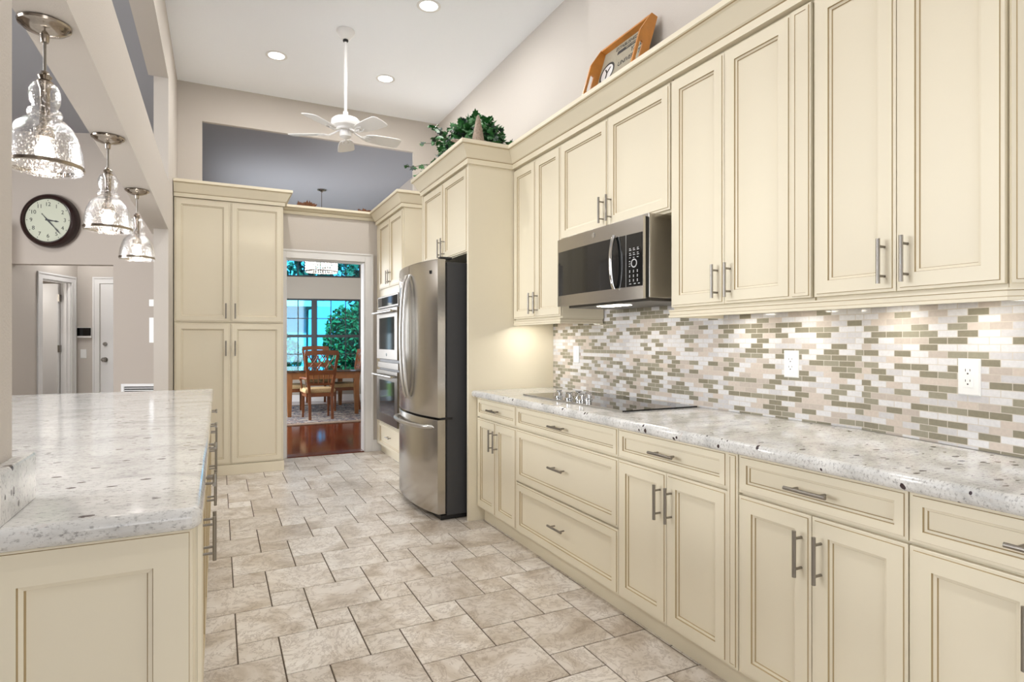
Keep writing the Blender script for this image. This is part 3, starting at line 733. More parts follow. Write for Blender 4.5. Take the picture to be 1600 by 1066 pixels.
# ------------------------------------------------------------------ cooktop
root = thing('cooktop', 'black glass electric cooktop set in the granite countertop', 'cooktop', (2.0, 2.85, .93))
mb = MB(); mb.slab([(1.775, 2.36), (2.262, 2.36), (2.262, 3.40), (1.775, 3.40)], [(.9305, 0), (.936, 0), (.9375, .0015)]); mb.build('glass_top', blackg, root)
mb = MB(); mb.box(1.7705, 1.7745, 2.357, 3.403, .9305, .9385); mb.build('metal_rim', steelb, root)
for (x, y) in ((1.875, 3.13), (1.858, 2.985), (1.955, 3.03), (1.860, 2.855), (1.935, 2.895)):
    mb = MB(); mb.lathe((x, y, .9376), [(0, .034), (.016, .034), (.020, .030), (.0205, .008), (.025, .004), (.025, 0)], 20); mb.box(x - .019, x + .019, y - .004, y + .004, .972, .979); mb.build('knob', chrome, root, smooth=True)
mb = MB()
for (x, y, r) in ((2.12, 2.55, .10), (1.90, 2.55, .075), (2.13, 2.95, .08), (2.12, 3.22, .075)):
    for rr in (r,):
        n = 40; o = len(mb.v)
        for k in range(n):
            t = 2 * PI * k / n; mb.v.append(Vector((x + rr * math.cos(t), y + rr * math.sin(t), .93785))); mb.v.append(Vector((x + (rr - .0015) * math.cos(t), y + (rr - .0015) * math.sin(t), .93785)))
        for k in range(n): a = o + 2 * k; b = o + 2 * ((k + 1) % n); mb.f.append([a, b, b + 1, a + 1]); mb.m.append(0)
mb.build('burner_rings', mat('burner_print', (58, 56, 54), .3), root, recalc=False)

# ------------------------------------------------------------------ microwave
RM_ = frame((1.83, 0), (0, -1), (-1, 0))      # u = -Y, left to right seen from the room
root = thing('microwave', 'stainless over-the-range microwave with black glass door', 'microwave', (2.0, 2.67, 1.48))
mb = MB(); mb.box(1.872, XW - .012, 2.275, 3.075, 1.492, 1.905); mb.build('body', steel, root, bevel=.004)
mb = MB(); mb.box(1.850, 1.8718, 2.279, 3.071, 1.492, 1.885); mb.build('door_gasket', blackp, root)
mb = MB()
# slightly bowed stainless door
nn = 16
def mwx(u): t = (u + 2.675) / .405; return -.014 * (t * t) + .008
vs = []
for i in range(nn + 1):
    u = -3.077 + .803 * i / nn; h = mwx(u)
    vs += [RM_(u, h, 1.486), RM_(u, h, 1.886), RM_(u, -.0195, 1.886), RM_(u, -.0195, 1.486)]
fs = []
for i in range(nn):
    for k in range(4): fs.append((i * 4 + k, i * 4 + (k + 1) % 4, i * 4 + 4 + (k + 1) % 4, i * 4 + 4 + k))
fs += [(0, 1, 2, 3), (nn * 4 + 3, nn * 4 + 2, nn * 4 + 1, nn * 4)]
mb.add(vs, fs); dr_ = mb.build('door', steel, root)
def bowed(u0, u1, z0, z1, h0, h1, n=14):
    m_ = MB(); vs = []
    for i in range(n + 1):
        u = u0 + (u1 - u0) * i / n; b = mwx(u); vs += [RM_(u, b + h0, z0), RM_(u, b + h0, z1), RM_(u, b + h1, z1), RM_(u, b + h1, z0)]
    fs = []
    for i in range(n):
        for k in range(4): fs.append((i * 4 + k, i * 4 + (k + 1) % 4, i * 4 + 4 + (k + 1) % 4, i * 4 + 4 + k))
    fs += [(0, 1, 2, 3), (n * 4 + 3, n * 4 + 2, n * 4 + 1, n * 4)]
    m_.add(vs, fs); return m_
bowed(-3.061, -2.28, 1.549, 1.809, .0002, .0022).build('window', mwglass, dr_)
bowed(-2.398, -2.396, 1.549, 1.809, .0022, .0026, 1).build('panel_seam', greyprint, dr_)
mb = MB(); pts = []; 
for i in range(15):
    t = i / 14; z = 1.545 + .272 * t; h = mwx(-2.478) + .012 + .022 * math.sin(PI * t) ** .6
    pts.append(RM_(-2.478, h, z))
mb.tube(pts, .0105, 10); mb.build('handle', chrome, dr_, smooth=True)
mb = MB(); mb.lathe((-2.678, 1.853), [(0, mwx(-2.678) + .003), (.012, mwx(-2.678) + .003), (.0145, mwx(-2.678) + .001)], 20, fr=RM_); mb.build('badge', chrome, dr_)
mb = MB(); k = 0
hp = mwx(-2.33) + .0024
def glyph(u, z, w, h): mb.fbox(RM_, u, u + w, mwx(u) + .0023, mwx(u) + .0028, z, z + h)
for row, z in enumerate((1.735, 1.727, 1.712, 1.703, 1.690)):
    for cu in (-2.372, -2.344, -2.316): glyph(cu, z, .017 if row % 2 else .012, .0035)
for z in (1.672, 1.660, 1.648): glyph(-2.374, z, .010, .004)
for z in (1.625, 1.618, 1.602, 1.595, 1.580, 1.573): 
    for cu in (-2.372, -2.344, -2.316): glyph(cu, z, .007, .005)
glyph(-2.372, 1.560, .016, .004); glyph(-2.338, 1.560, .014, .004); glyph(-2.308, 1.560, .014, .004)
for q in range(20):
    t = q / 20 * 2 * PI; u = -2.337 + .019 * math.cos(t); z = 1.663 + .019 * math.sin(t); mb.fbox(RM_, u - .003, u + .003, mwx(u) + .0023, mwx(u) + .003, z - .003, z + .003)
mb.build('control_print', greyprint, dr_)
mb = MB(); mb.box(1.90, 2.25, 2.30, 3.05, 1.478, 1.4915); mb.build('vent_underside', mat('grey_filter', (110, 108, 104), .4, metal=.8), root)
mb = MB(); mb.box(1.93, 2.02, 2.60, 2.80, 1.4745, 1.4775); mb.build('lamp_lens', puck_em, root)

# ------------------------------------------------------------------ refrigerator (turned slightly in its bay)
root = thing('refrigerator', 'stainless french-door refrigerator with dark grey sides', 'refrigerator', (1.39, 3.98, 0))
Wd = .915
def rfx(y): t = (y - 3.98) / Wd * 2 - 1; return 1.39 - .062 * (1 - abs(t) ** 2.2)   # bowed front
mb = MB(); mb.box(1.462, 2.20, 3.985, 3.975 + Wd, .035, 1.845); mb.build('body', fridgeside, root, bevel=.004)
mb = MB(); mb.box(1.448, 1.4618, 3.99, 3.97 + Wd, .05, 1.84); mb.build('gasket', blackp, root)
mb = MB(); mb.box(1.42, 2.1, 4.0, 3.96 + Wd, .004, .0345); mb.build('base_grille', blackp, root)
def fpanel(name, ya, yb, z0, z1, n=14):
    m_ = MB(); vs = []
    for i in range(n + 1):
        y = ya + (yb - ya) * i / n; x = rfx(y)
        vs += [(x + .004, y, z0), (x, y, z0 + .006), (x, y, z1 - .006), (x + .004, y, z1), (1.447, y, z1), (1.447, y, z0)]
    fs = []
    for i in range(n):
        for k in range(6): fs.append((i * 6 + k, i * 6 + (k + 1) % 6, i * 6 + 6 + (k + 1) % 6, i * 6 + 6 + k))
    fs += [tuple(range(6)), tuple(range(n * 6 + 5, n * 6 - 1, -1))]
    m_.add(vs, fs); o = m_.build(name, steel, root, smooth=True); return o
mid = 3.98 + Wd / 2
dn = fpanel('door', 3.981, mid - .003, .735, 1.862); df = fpanel('door', mid + .003, 3.979 + Wd, .735, 1.862)
fd = fpanel('freezer_drawer', 3.981, 3.979 + Wd, .05, .718, 24)
for o, y in ((dn, mid - .040), (df, mid + .040)):
    m_ = MB(); pts = []
    for i in range(21):
        t = i / 20; z = .85 + .93 * t; pts.append((rfx(y) - .012 - .044 * math.sin(PI * t) ** .55, y, z))
    pts = [(rfx(y) + .002, y, .85)] + pts + [(rfx(y) + .002, y, 1.78)]
    m_.tube(pts, [.012] * 3 + [.0155] * 17 + [.012] * 3, 12); m_.build('handle', steelb, o, smooth=True)
m_ = MB(); pts = []
for i in range(25):
    t = i / 24; y = 4.06 + (Wd - .16) * t; pts.append((rfx(y) - .012 - .05 * math.sin(PI * t) ** .45, y, .665))
pts = [(rfx(pts[0][1]) + .003, pts[0][1], .665)] + pts + [(rfx(pts[-1][1]) + .003, pts[-1][1], .665)]
m_.tube(pts, .0145, 12); m_.build('handle', steelb, fd, smooth=True)
m_ = MB(); m_.box(1.41, 1.50, 3.985, 4.03, 1.863, 1.880); m_.build('hinge_cover', blackp, root, bevel=.003)
m_ = MB(); m_.box(1.42, 1.50, 3.977, 4.02, .7185, .7345); m_.build('hinge_cover', blackp, root)
y = 4.10; text_obj('badge', 'M', .034, dkprint, dn, planeM(Vector((rfx(y) - .001, y + .02, 1.775)), (0, -1, 0), (0, 0, 1)), .0008)
text_obj('badge', 'GE', .026, dkprint, dn, planeM(Vector((rfx(y) - .001, y - .016, 1.775)), (0, -1, 0), (0, 0, 1)), .0008) if False else None
m_ = MB(); m_.box(rfx(4.085) - .0015, rfx(4.085) + .002, 4.066, 4.076, 1.765, 1.787); m_.box(rfx(4.06) - .0015, rfx(4.06) + .002, 4.052, 4.060, 1.765, 1.787); m_.build('badge_marks', dkprint, dn)
root.rotation_euler = (0, 0, R(1.4))

# ------------------------------------------------------------------ wall ovens
OT = frame((1.634, 0), (0, -1), (-1, 0))
oy0, oy1 = -6.655, -5.805
root = thing('double_wall_oven', 'stainless double wall oven built into the tall cream cabinet', 'oven', (1.9, 6.23, .394))
mb = MB(); mb.fbox(OT, oy0 + .02, oy1 - .02, -.56, .003, .394, 1.768); mb.build('body', blackp, root)
mb = MB(); mb.fbox(OT, oy0, oy1, .0035, .022, 1.637, 1.768); cp_ = mb.build('control_panel', ovsteel, root, bevel=.003)
mb = MB(); mb.fbox(OT, oy0 + .03, oy1 - .02, .0223, .0235, 1.655, 1.750); mb.build('display', blackg, cp_)
for z0, z1, wz0_, wz1_, hz in ((1.085, 1.628, 1.19, 1.53, 1.585), (.400, .965, .50, .86, .915)):
    mb = MB(); mb.fbox(OT, oy0, oy1, .0035, .032, z0, z1); d_ = mb.build('oven_door', ovsteel, root, bevel=.004)
    mb = MB(); mb.fbox(OT, oy0 + .11, oy1 - .11, .0323, .0335, wz0_, wz1_); mb.build('window', ovglass, d_)
    mb = MB(); mb.cyl(OT(oy0 + .03, .085, hz), OT(oy1 - .03, .085, hz), .0125, 12)
    for q in (oy0 + .07, oy1 - .07): mb.cyl(OT(q, .03, hz), OT(q, .085, hz), .009, 8)
    mb.build('handle', steelb, d_, smooth=True)
mb = MB(); mb.fbox(OT, oy0, oy1, .0035, .022, .985, 1.052); mb.build('control_strip', ovsteel, root, bevel=.003)
mb = MB(); mb.lathe((-6.23, 1.135), [(0, .034), (.016, .034), (.018, .0325)], 16, fr=OT); mb.build('badge', chrome, root)

# ------------------------------------------------------------------ ceiling fan
FX, FYY = .974, 5.155
root = thing('ceiling_fan', 'white five-blade ceiling fan on a long downrod', 'ceiling fan', (FX, FYY, CZ))
mb = MB(); mb.lathe((FX, FYY, CZ), [(.075, -.0005), (.077, -.012), (.070, -.035), (.048, -.062), (.022, -.078)], 32); mb.build('canopy', whitep, root, smooth=True)
mb = MB(); mb.lathe((FX, FYY, CZ), [(.020, -.0785), (.024, -.088), (.018, -.098), (.0, -.099)], 20); mb.build('hanger_ball', blackp, root, smooth=True)
mb = MB(); mb.cyl((FX, FYY, CZ - .099), (FX, FYY, 3.186), .0125, 14); mb.lathe((FX, FYY, 3.18), [(.0126, .06), (.022, .055), (.024, .0)], 16); mb.build('downrod', whitep, root, smooth=True)
mb = MB(); mb.lathe((FX, FYY, 3.078), [(0, .11), (.03, .108), (.10, .098), (.118, .082), (.122, .05), (.112, .03), (.075, .018), (.066, .0), (.05, -.005), (0, -.005)], 40); mb.build('motor_housing', whitep, root, smooth=True)
mb = MB(); mb.lathe((FX, FYY, 3.012), [(.046, .060), (.05, .04), (.048, .012), (.03, .0), (0, -.002)], 28); mb.build('switch_housing', whitep, root, smooth=True)
CR = Vector((math.cos(R(26.4)), -math.sin(R(26.4)), 0)); CFv = Vector((math.sin(R(26.4)), math.cos(R(26.4)), 0))
for k in range(5):
    ang = R(177 - 72 * k); d = CR * math.cos(ang) + CFv * math.sin(ang); n = Vector((-d.y, d.x, 0))
    pit = R(-13); pn = n * math.cos(pit) + Vector((0, 0, 1)) * math.sin(pit); up = d.cross(pn).normalized()
    o = Vector((FX, FYY, 3.048))
    mb = MB()
    prof = [(.17, .038), (.19, .052), (.24, .064), (.34, .073), (.45, .077), (.472, .069), (.483, .049), (.487, 0)]
    outl = [o + d * r + pn * w for r, w in prof] + [o + d * r - pn * w for r, w in prof[-2::-1]]
    mb.prism([p - up * .003 for p in outl], up * .006); bl = mb.build('blade', whitep, root)
    mb = MB(); mb.tube([o + d * .06 + Vector((0, 0, .030)), o + d * .10 + Vector((0, 0, .010)), o + d * .15 - Vector((0, 0, .010)), o + d * .20 - up * .006], .008, 8)
    for sgn in (-1, 1): mb.tube([o + d * .13 - Vector((0, 0, .008)), o + d * .16 + pn * .024 * sgn - Vector((0, 0, .008)), o + d * .20 + pn * .030 * sgn - up * .006, o + d * .235 + pn * .018 * sgn - up * .006], .005, 6)
    mb.build('bracket', whitep, bl, smooth=True)

# ------------------------------------------------------------------ recessed ceiling lights
CAN = 10
def can(label, x, y, z=CZ, e=CAN, lensr=.068, group='recessed lights in the white kitchen ceiling'):
    root = thing('recessed_light', label, 'ceiling light', (x, y, z), group)
    mb = MB(); mb.lathe((x, y, z), [(.094, -.0004), (.095, -.004), (.080, -.008), (lensr + .002, -.004), (lensr, -.0002)], 36); mb.build('trim_ring', whitep, root, smooth=True)
    mb = MB(); mb.lathe((x, y, z), [(lensr, -.003), (0, -.0032)], 36); mb.build('lens', sock_em, root)
    light('recessed_lamp', 'AREA', (x, y, z - .012), e, (1, .975, .95), .12)
can('round recessed light left of the ceiling fan rod', .484, 5.89)
can('round recessed light right of the ceiling fan, nearer the far wall', 1.511, 5.92)
can('round recessed light at the top edge of the picture', 1.49, 4.48)
for (x, y) in ((.484, 4.2), (.5, 2.7), (.5, 1.2), (.5, -.6)):
    light('recessed_lamp', 'AREA', (x, y, CZ - .012), CAN, (1, .975, .95), .12)
for (x, y) in ((-2.2, 6.4), (-3.6, 4.5), (-2.2, 3.2), (-4.5, 1.0)):
    light('recessed_lamp', 'AREA', (x, y, 3.64), 24, (1, .975, .95), .14)
light('recessed_lamp', 'AREA', (-1.6, 9.1 , 2.60), 4.5, (1, .975, .95), .14)
light('side_room_fill', 'POINT', (-2.75, 9.15, 1.9), 11, (1, .96, .9), .08)  # added fill that brightens the open side-room door, no fixture here

# under-cabinet pucks
def puck(x, y, e=.32):
    root = thing('puck_light', PL[len(PK)], 'light', (x, y, 1.427), 'puck lights under the wall cabinets'); PK.append(1)
    mb = MB(); mb.lathe((x, y, 1.427), [(.034, 0), (.034, -.010), (.028, -.012)], 20); mb.build('housing', whitep, root)
    mb = MB(); mb.lathe((x, y, 1.427), [(.028, -.0122), (0, -.013)], 20); mb.build('lens', puck_em, root)
    light('puck_lamp', 'AREA', (x, y, 1.410), e, (1, .96, .88), .05)
PK = []; PL = ['puck light under the cabinet beside the refrigerator panel', 'puck light just right of the microwave', 'puck light above the middle outlet', 'puck light under the foreground cabinet left half', 'puck light under the foreground cabinet right half']
puck(2.02, 3.70, .9)
for (x, y) in ((2.15, 2.02), (2.15, 1.70), (2.13, 1.32), (2.04, 1.02)): puck(x, y)
light('microwave_lamp', 'AREA', (1.975, 2.70, 1.47), .4, (1, .93, .82), .08)

# ------------------------------------------------------------------ pendants over the island
def pendant(label, x, y):
    z = 2.21; root = thing('pendant_light', label, 'pendant light', (x, y, z), 'glass pendants over the island')
    mb = MB(); mb.lathe((x, y, z), [(.062, -.0004), (.066, -.004), (.064, -.010), (.054, -.016), (.052, -.020), (.034, -.028), (.012, -.034), (.011, -.05), (.009, -.056), (0, -.056)], 36); mb.build('canopy', dnickel, root, smooth=True)
    mb = MB(); mb.cyl((x, y, z - .056), (x, y, 2.066), .0042, 10); mb.build('rod', nickel, root, smooth=True)
    mb = MB(); mb.lathe((x, y, 2.034), [(0, .034), (.010, .034), (.012, .026), (.018, .020), (.014, .010), (.021, .004), (.021, 0), (.013, -.02), (.013, -.12), (.024, -.135), (.024, -.16), (0, -.162)], 20); so = mb.build('socket', dnickel, root, smooth=True)
    g = [(.021, 2.034), (.030, 2.029), (.037, 2.013), (.039, 1.995), (.037, 1.977), (.031, 1.962), (.030, 1.958), (.040, 1.954), (.0435, 1.944), (.041, 1.934), (.037, 1.930), (.052, 1.924), (.069, 1.905), (.082, 1.876), (.090, 1.842), (.094, 1.812), (.0945, 1.797), (.093, 1.780)]
    mb = MB(); mb.lathe((x, y, 0), g, 40); sh = mb.build('glass_shade', seeded, root, smooth=True)
    mb = MB(); mb.lathe((x, y, 0), [(.0945, 1.798), (.097, 1.796), (.097, 1.788), (.0945, 1.786)], 40); mb.build('rim_band', dnickel, sh, smooth=True)
    mb = MB(); mb.lathe((x, y, 1.81), [(0, -.004), (.016, .002), (.024, .018), (.022, .034), (.013, .052), (.011, .066)], 16); mb.build('bulb', bulb_em, root, smooth=True)
    light('pendant_bulb', 'POINT', (x, y, 1.77), 2.0, (1, .95, .9), .03)
pendant('nearest and largest-looking glass pendant, at the top left', -.455, 2.16)
pendant('middle glass pendant, just right of the wall clock', -.450, 3.23)
pendant('farthest glass pendant, hanging in front of the wall column', -.448, 4.29)

# ------------------------------------------------------------------ wall clock
root = thing('wall_clock', 'round dark mahogany wall clock with arabic numerals', 'clock', CF(-.65, 0, 2.64))
cu, cz_ = -.65, 2.64
mb = MB(); mb.lathe((cu, cz_), [(.29, .001), (.302, .012), (.304, .05), (.292, .085), (.270, .107), (.255, .110), (.244, .100), (.240, .080), (.0, .079)], 64, fr=CF)
mb.build('case', clockcase, root, smooth=True)
mb = MB(); mb.lathe((cu, cz_), [(.2395, .0805), (0, .0808)], 64, fr=CF); mb.build('dial', clockface, root)
for i in range(12):
    t = R(90 - 30 * (i + 1)); px_, pz_ = cu + .178 * math.cos(t), cz_ + .178 * math.sin(t)
    text_obj('numeral', str(i + 1), .062, dkprint, root, planeM(CF(px_, .0812, pz_), (d21[0], d21[1], 0), (0, 0, 1)), .0006)
mb = MB()
for i in range(60):
    t = R(6 * i); r = .0055 if i % 5 == 0 else .0012
    mb.lathe((cu + .222 * math.cos(t), cz_ + .222 * math.sin(t)), [(r, .0810), (r, .0816), (0, .0817)], 8, fr=CF)
mb.build('minute_marks', dkprint, root)
def hand(name, ang, ln, tail, w, h):
    t = R(90 - ang); d = Vector((math.cos(t), math.sin(t))); n = Vector((-d.y, d.x)); mb = MB()
    prof = [(-tail, w * .4), (-tail * .6, w * .5), (0, w * 1.3), (ln * .55, w * .55), (ln * .72, w * 1.2), (ln, w * .15)]
    pts = [d * a + n * b for a, b in prof] + [d * a - n * b for a, b in prof[::-1]]
    mb.prism([CF(cu + p.x, h, cz_ + p.y) for p in pts], Vector((n21[0], n21[1], 0)) * .002); 
    mb.lathe((cu - d.x * tail, cz_ - d.y * tail), [(w * .9, h), (w * .9, h + .002), (0, h + .002)], 10, fr=CF); mb.build(name, blackp, root)
hand('hour_hand', 98, .12, .02, .009, .083); hand('minute_hand', 139, .205, .09, .007, .086)
text_obj('maker_text', 'WHITMORE', .014, greyprint if False else dkprint, root, planeM(CF(cu, .0512, cz_ - .075), (d21[0], d21[1], 0), (0, 0, 1)), .0004) if False else None

# hall and clock-wall fittings
root = thing('alarm_keypad', 'black touch panel on the hall wall between the two doors', 'panel', HB(.09, 0, 1.39))
mb = MB(); mb.fbox(HB, -.008 + .012, .186, .0005, .022, 1.322, 1.460); mb.build('case', whiteg, root, bevel=.004)
mb = MB(); mb.fbox(HB, .008, .182, .0222, .0235, 1.348, 1.456); mb.build('screen', blackg, root)
root = thing('light_switch', 'white rocker switch on the hall wall beneath the black touch panel', 'switch', HB(.08, 0, 1.11))
mb = MB(); mb.rings(HB, .04, .115, 1.05, 1.17, [(0, 0, 0), (0, .003, 0), (.004, .007, 0), (.02, .007, 0), (.021, .010, 0)]); mb.build('cover_plate', whiteg, root)
mb = MB(); mb.fbox(CF, .395, .47, .0005, .012, 1.68, 1.76); tag(mb.build('thermostat', whiteg, bevel=.004), 'small white device high on the clock wall, edge showing beside the column', 'thermostat')
mb = MB(); mb.fbox(CF, .395, .47, .0005, .009, 1.26, 1.55); tag(mb.build('intercom', whiteg, bevel=.004), 'tall white plate below the small white device, beside the column', 'panel')
root = thing('air_vent', 'white return air grille low on the clock wall', 'vent', CF(.3, 0, .45))
mb = MB()
mb.fbox(CF, .09, .54, .0005, .014, .755, .787); mb.fbox(CF, .09, .54, .0005, .014, .30, .34); mb.fbox(CF, .09, .122, .0005, .014, .34, .755); mb.fbox(CF, .51, .54, .0005, .014, .34, .755); mb.build('frame', whitep, root, bevel=.002)
mb = MB()
for i in range(16): z = .35 + i * .0255; mb.fbox(CF, .1225, .5095, .001, .012, z, z + .009)
mb.build('louvres', whitep, root)
mb = MB(); mb.fbox(CF, .1225, .5095, .0003, .0008, .341, .754); mb.build('filter', dkprint, root)

# ------------------------------------------------------------------ tray on the cabinets
TY0_, TL, TH = 2.665, .505, .50
tb = Vector((2.105, TY0_, 2.662)); tt = Vector((2.255, TY0_, 2.662 + math.sqrt(TH ** 2 - .15 ** 2)))
tv = (tt - tb).normalized(); tu = Vector((0, -1, 0)); tn = tu.cross(tv)   # u runs from the far end to the near end
to = Vector((2.105, TY0_ + TL, 2.662))
def TP(u, v, h): return to + tu * u + tv * v + tn * h
root = thing('serving_tray', 'honey-coloured wooden serving tray with lettering, leaning above the wall cabinets', 'tray', (2.15, 2.93, 2.662))
def tbox(mb, u0, u1, v0, v1, h0, h1):
    mb.add([TP(u, v, h) for h in (h0, h1) for (u, v) in ((u0, v0), (u1, v0), (u1, v1), (u0, v1))], [(0, 3, 2, 1), (4, 5, 6, 7), (0, 1, 5, 4), (1, 2, 6, 5), (2, 3, 7, 6), (3, 0, 4, 7)])
mb = MB(); tbox(mb, .014, TL - .014, .014, TH - .014, .0, .008); mb.build('base', traypanel, root)
for v0 in (0, TH - .0135):
    mb = MB(); tbox(mb, .0135, TL - .0135, v0, v0 + .0135, 0, .045); mb.build('side_rail', traywood, root, bevel=.002)
for u0 in (0, TL - .0135):
    mb = MB()
    # end board with a hand slot: outer outline bridged to the slot outline
    out = [(0, 0), (TH, 0), (TH, .045), (.37, .088), (.13, .088), (0, .045)]
    slot = []
    for k in range(9): t = -PI / 2 + PI * k / 8; slot.append((.30 + .012 * math.cos(t), .060 + .012 * math.sin(t)))
    for k in range(9): t = PI / 2 + PI * k / 8; slot.append((.20 + .012 * math.cos(t), .060 + .012 * math.sin(t)))
    for uu in (u0, u0 + .0135):
        bm_out = [TP(uu, a, b) for a, b in out]; bm_in = [TP(uu, a, b) for a, b in slot]
        # ring faces: split into 2 polygons
        L1 = [bm_out[0], bm_out[1], bm_out[2], bm_out[3]] + [bm_in[k] for k in (8, 7, 6, 5, 4, 3, 2, 1, 0)] + [bm_in[17]]
        mb.poly([bm_out[3]] + [bm_in[k] for k in (8, 7, 6, 5, 4, 3, 2, 1, 0)] + [bm_out[1], bm_out[2]])
        mb.poly([bm_out[1], bm_in[0], bm_in[17], bm_out[0]])
        mb.poly([bm_out[0]] + [bm_in[k] for k in (17, 16, 15, 14, 13, 12, 11, 10, 9)] + [bm_out[4], bm_out[5]])
        mb.poly([bm_out[4], bm_in[9], bm_in[8], bm_out[3]])
    for P_ in (out, slot):
        n = len(P_)
        for k in range(n): a = P_[k]; b = P_[(k + 1) % n]; mb.poly([TP(u0, *a), TP(u0, *b), TP(u0 + .0135, *b), TP(u0 + .0135, *a)])
    mb.build('handle_board', traywood, root, recalc=False)
TM = lambda u, v: planeM(TP(u, v, .0085), tu, tv)
text_obj('lettering', 'ESTABLISHED 1701', .036, dkprint, root, TM(.29, .455))
text_obj('lettering', 'YALE', .050, dkprint, root, TM(.37, .378)); text_obj('lettering', 'UNIVERSITY', .046, dkprint, root, TM(.33, .325))
mb = MB(); tbox(mb, .17, .485, .409, .432, .0082, .0095); mb.build('banner', dkprint, root)
text_obj('lettering', 'NEW HAVEN, CT', .020, traypanel, root, planeM(TP(.33, .4205, .0097), tu, tv))
def ring3(mb, u, v, r0, r1, h):
    n = 36; o = len(mb.v)
    for k in range(n):
        t = 2 * PI * k / n; mb.v.append(TP(u + r0 * math.cos(t), v + r0 * math.sin(t), h)); mb.v.append(TP(u + r1 * math.cos(t), v + r1 * math.sin(t), h))
    for k in range(n): a = o + 2 * k; b = o + 2 * ((k + 1) % n); mb.f.append([a, b, b + 1, a + 1]); mb.m.append(0)
mb = MB(); ring3(mb, .10, .315, .074, .060, .0095); mb.build('emblem_ring', dkprint, root, recalc=False)
mb = MB(); ring3(mb, .10, .315, .060, .0001, .0090); mb.build('emblem_disc', whitep, root, recalc=False)
text_obj('emblem_letter', 'Y', .105, dkprint, root, planeM(TP(.10, .310, .0098), tu, tv))

# ------------------------------------------------------------------ ivy, starfish, dried leaves
def leaf(mb, p, d, n, s, m):
    d = d.normalized(); x = d.cross(n).normalized(); n = x.cross(d).normalized()
    sh = [(0, 0), (.35, -.10), (.62, .18), (.36, .38), (.40, .66), (.16, .62), (0, 1.0), (-.16, .62), (-.40, .66), (-.36, .38), (-.62, .18), (-.35, -.10)]
    c = p + d * s * .35 + n * s * .06
    o = len(mb.v); mb.v.append(c)
    for a, b in sh: mb.v.append(p + x * a * s + d * b * s - n * s * .10 * abs(a) * 2)
    for k in range(12): mb.f.append([o, o + 1 + k, o + 1 + (k + 1) % 12]); mb.m.append(m)
rnd = random.Random(3)
root = thing('potted_ivy', 'bushy green ivy in a brown basket on top of the refrigerator cabinet', 'plant', (1.80, 4.35, 2.662))
mb = MB(); mb.lathe((1.82, 4.36, 2.662), [(0, .001), (.10, 0), (.125, .06), (.13, .11), (.137, .115), (.128, .12), (.10, .10), (0, .095)], 28); mb.build('basket', basketm, root, smooth=True)
fol = MB(); st = MB()
def vine(p, d, L, n, sag, s0=.05):
    pts = [p]; dd = d.normalized()
    for i in range(n):
        dd = (dd + Vector((rnd.uniform(-.22, .22), rnd.uniform(-.22, .22), rnd.uniform(-.1, .1) - sag))).normalized()
        q = pts[-1] + dd * L / n
        if q.z < 2.69 and 1.52 < q.x: q.z = 2.69; dd.z = abs(dd.z) * .3
        if q.x > 2.26: q.x = 2.26
        pts.append(q)
    st.tube(pts, .0022, 5)
    for i in range(1, len(pts)):
        for k in range(2):
            dr = Vector((rnd.uniform(-1, 1), rnd.uniform(-1, 1), rnd.uniform(-.5, .6))); nn_ = Vector((rnd.uniform(-.9, .1), rnd.uniform(-1, .2), rnd.uniform(.1, 1)))
            if dr.cross(nn_).length < .1: continue
            leaf(fol, pts[i], dr, nn_.normalized(), s0 * rnd.uniform(.7, 1.25), 0 if rnd.random() < .7 else 1)
for i in range(26):
    a = rnd.uniform(0, 2 * PI); el = rnd.uniform(.15, 1.3)
    vine(Vector((1.81 + .05 * math.cos(a), 4.36 + .06 * math.sin(a), 2.75)), Vector((math.cos(a) * math.cos(el), math.sin(a) * math.cos(el) * 1.25, math.sin(el))), rnd.uniform(.24, .40), 6, .10)
for i in range(7): vine(Vector((1.72, 4.5, 2.74)), Vector((-.25 + rnd.uniform(-.15, .15), 1, .1)), rnd.uniform(.45, .72), 8, .02, .046)
for i in range(3): vine(Vector((1.82, 4.2, 2.74)), Vector((.25, -1, .15)), rnd.uniform(.25, .42), 6, .03, .046)
for i in range(900):
    a = rnd.uniform(0, 2 * PI); el = math.asin(rnd.uniform(-.05, 1)); q = rnd.uniform(.55, 1.0)
    dv = Vector((math.cos(a) * math.cos(el), math.sin(a) * math.cos(el), math.sin(el)))
    p = Vector((1.82 + dv.x * .24 * q, 4.40 + dv.y * .44 * q, 2.74 + dv.z * .32 * q)); p.z = max(p.z, 2.70)
    leaf(fol, p, (dv + Vector((rnd.uniform(-.8, .8), rnd.uniform(-.8, .8), rnd.uniform(-.9, .3)))), (dv + Vector((rnd.uniform(-.6, .2), rnd.uniform(-.6, .2), rnd.uniform(0, .6)))).normalized(), rnd.uniform(.036, .058), 0 if rnd.random() < .75 else 1)
fol.build('foliage', [ivy, ivy2], root, recalc=False); st.build('stems', stemm, root)
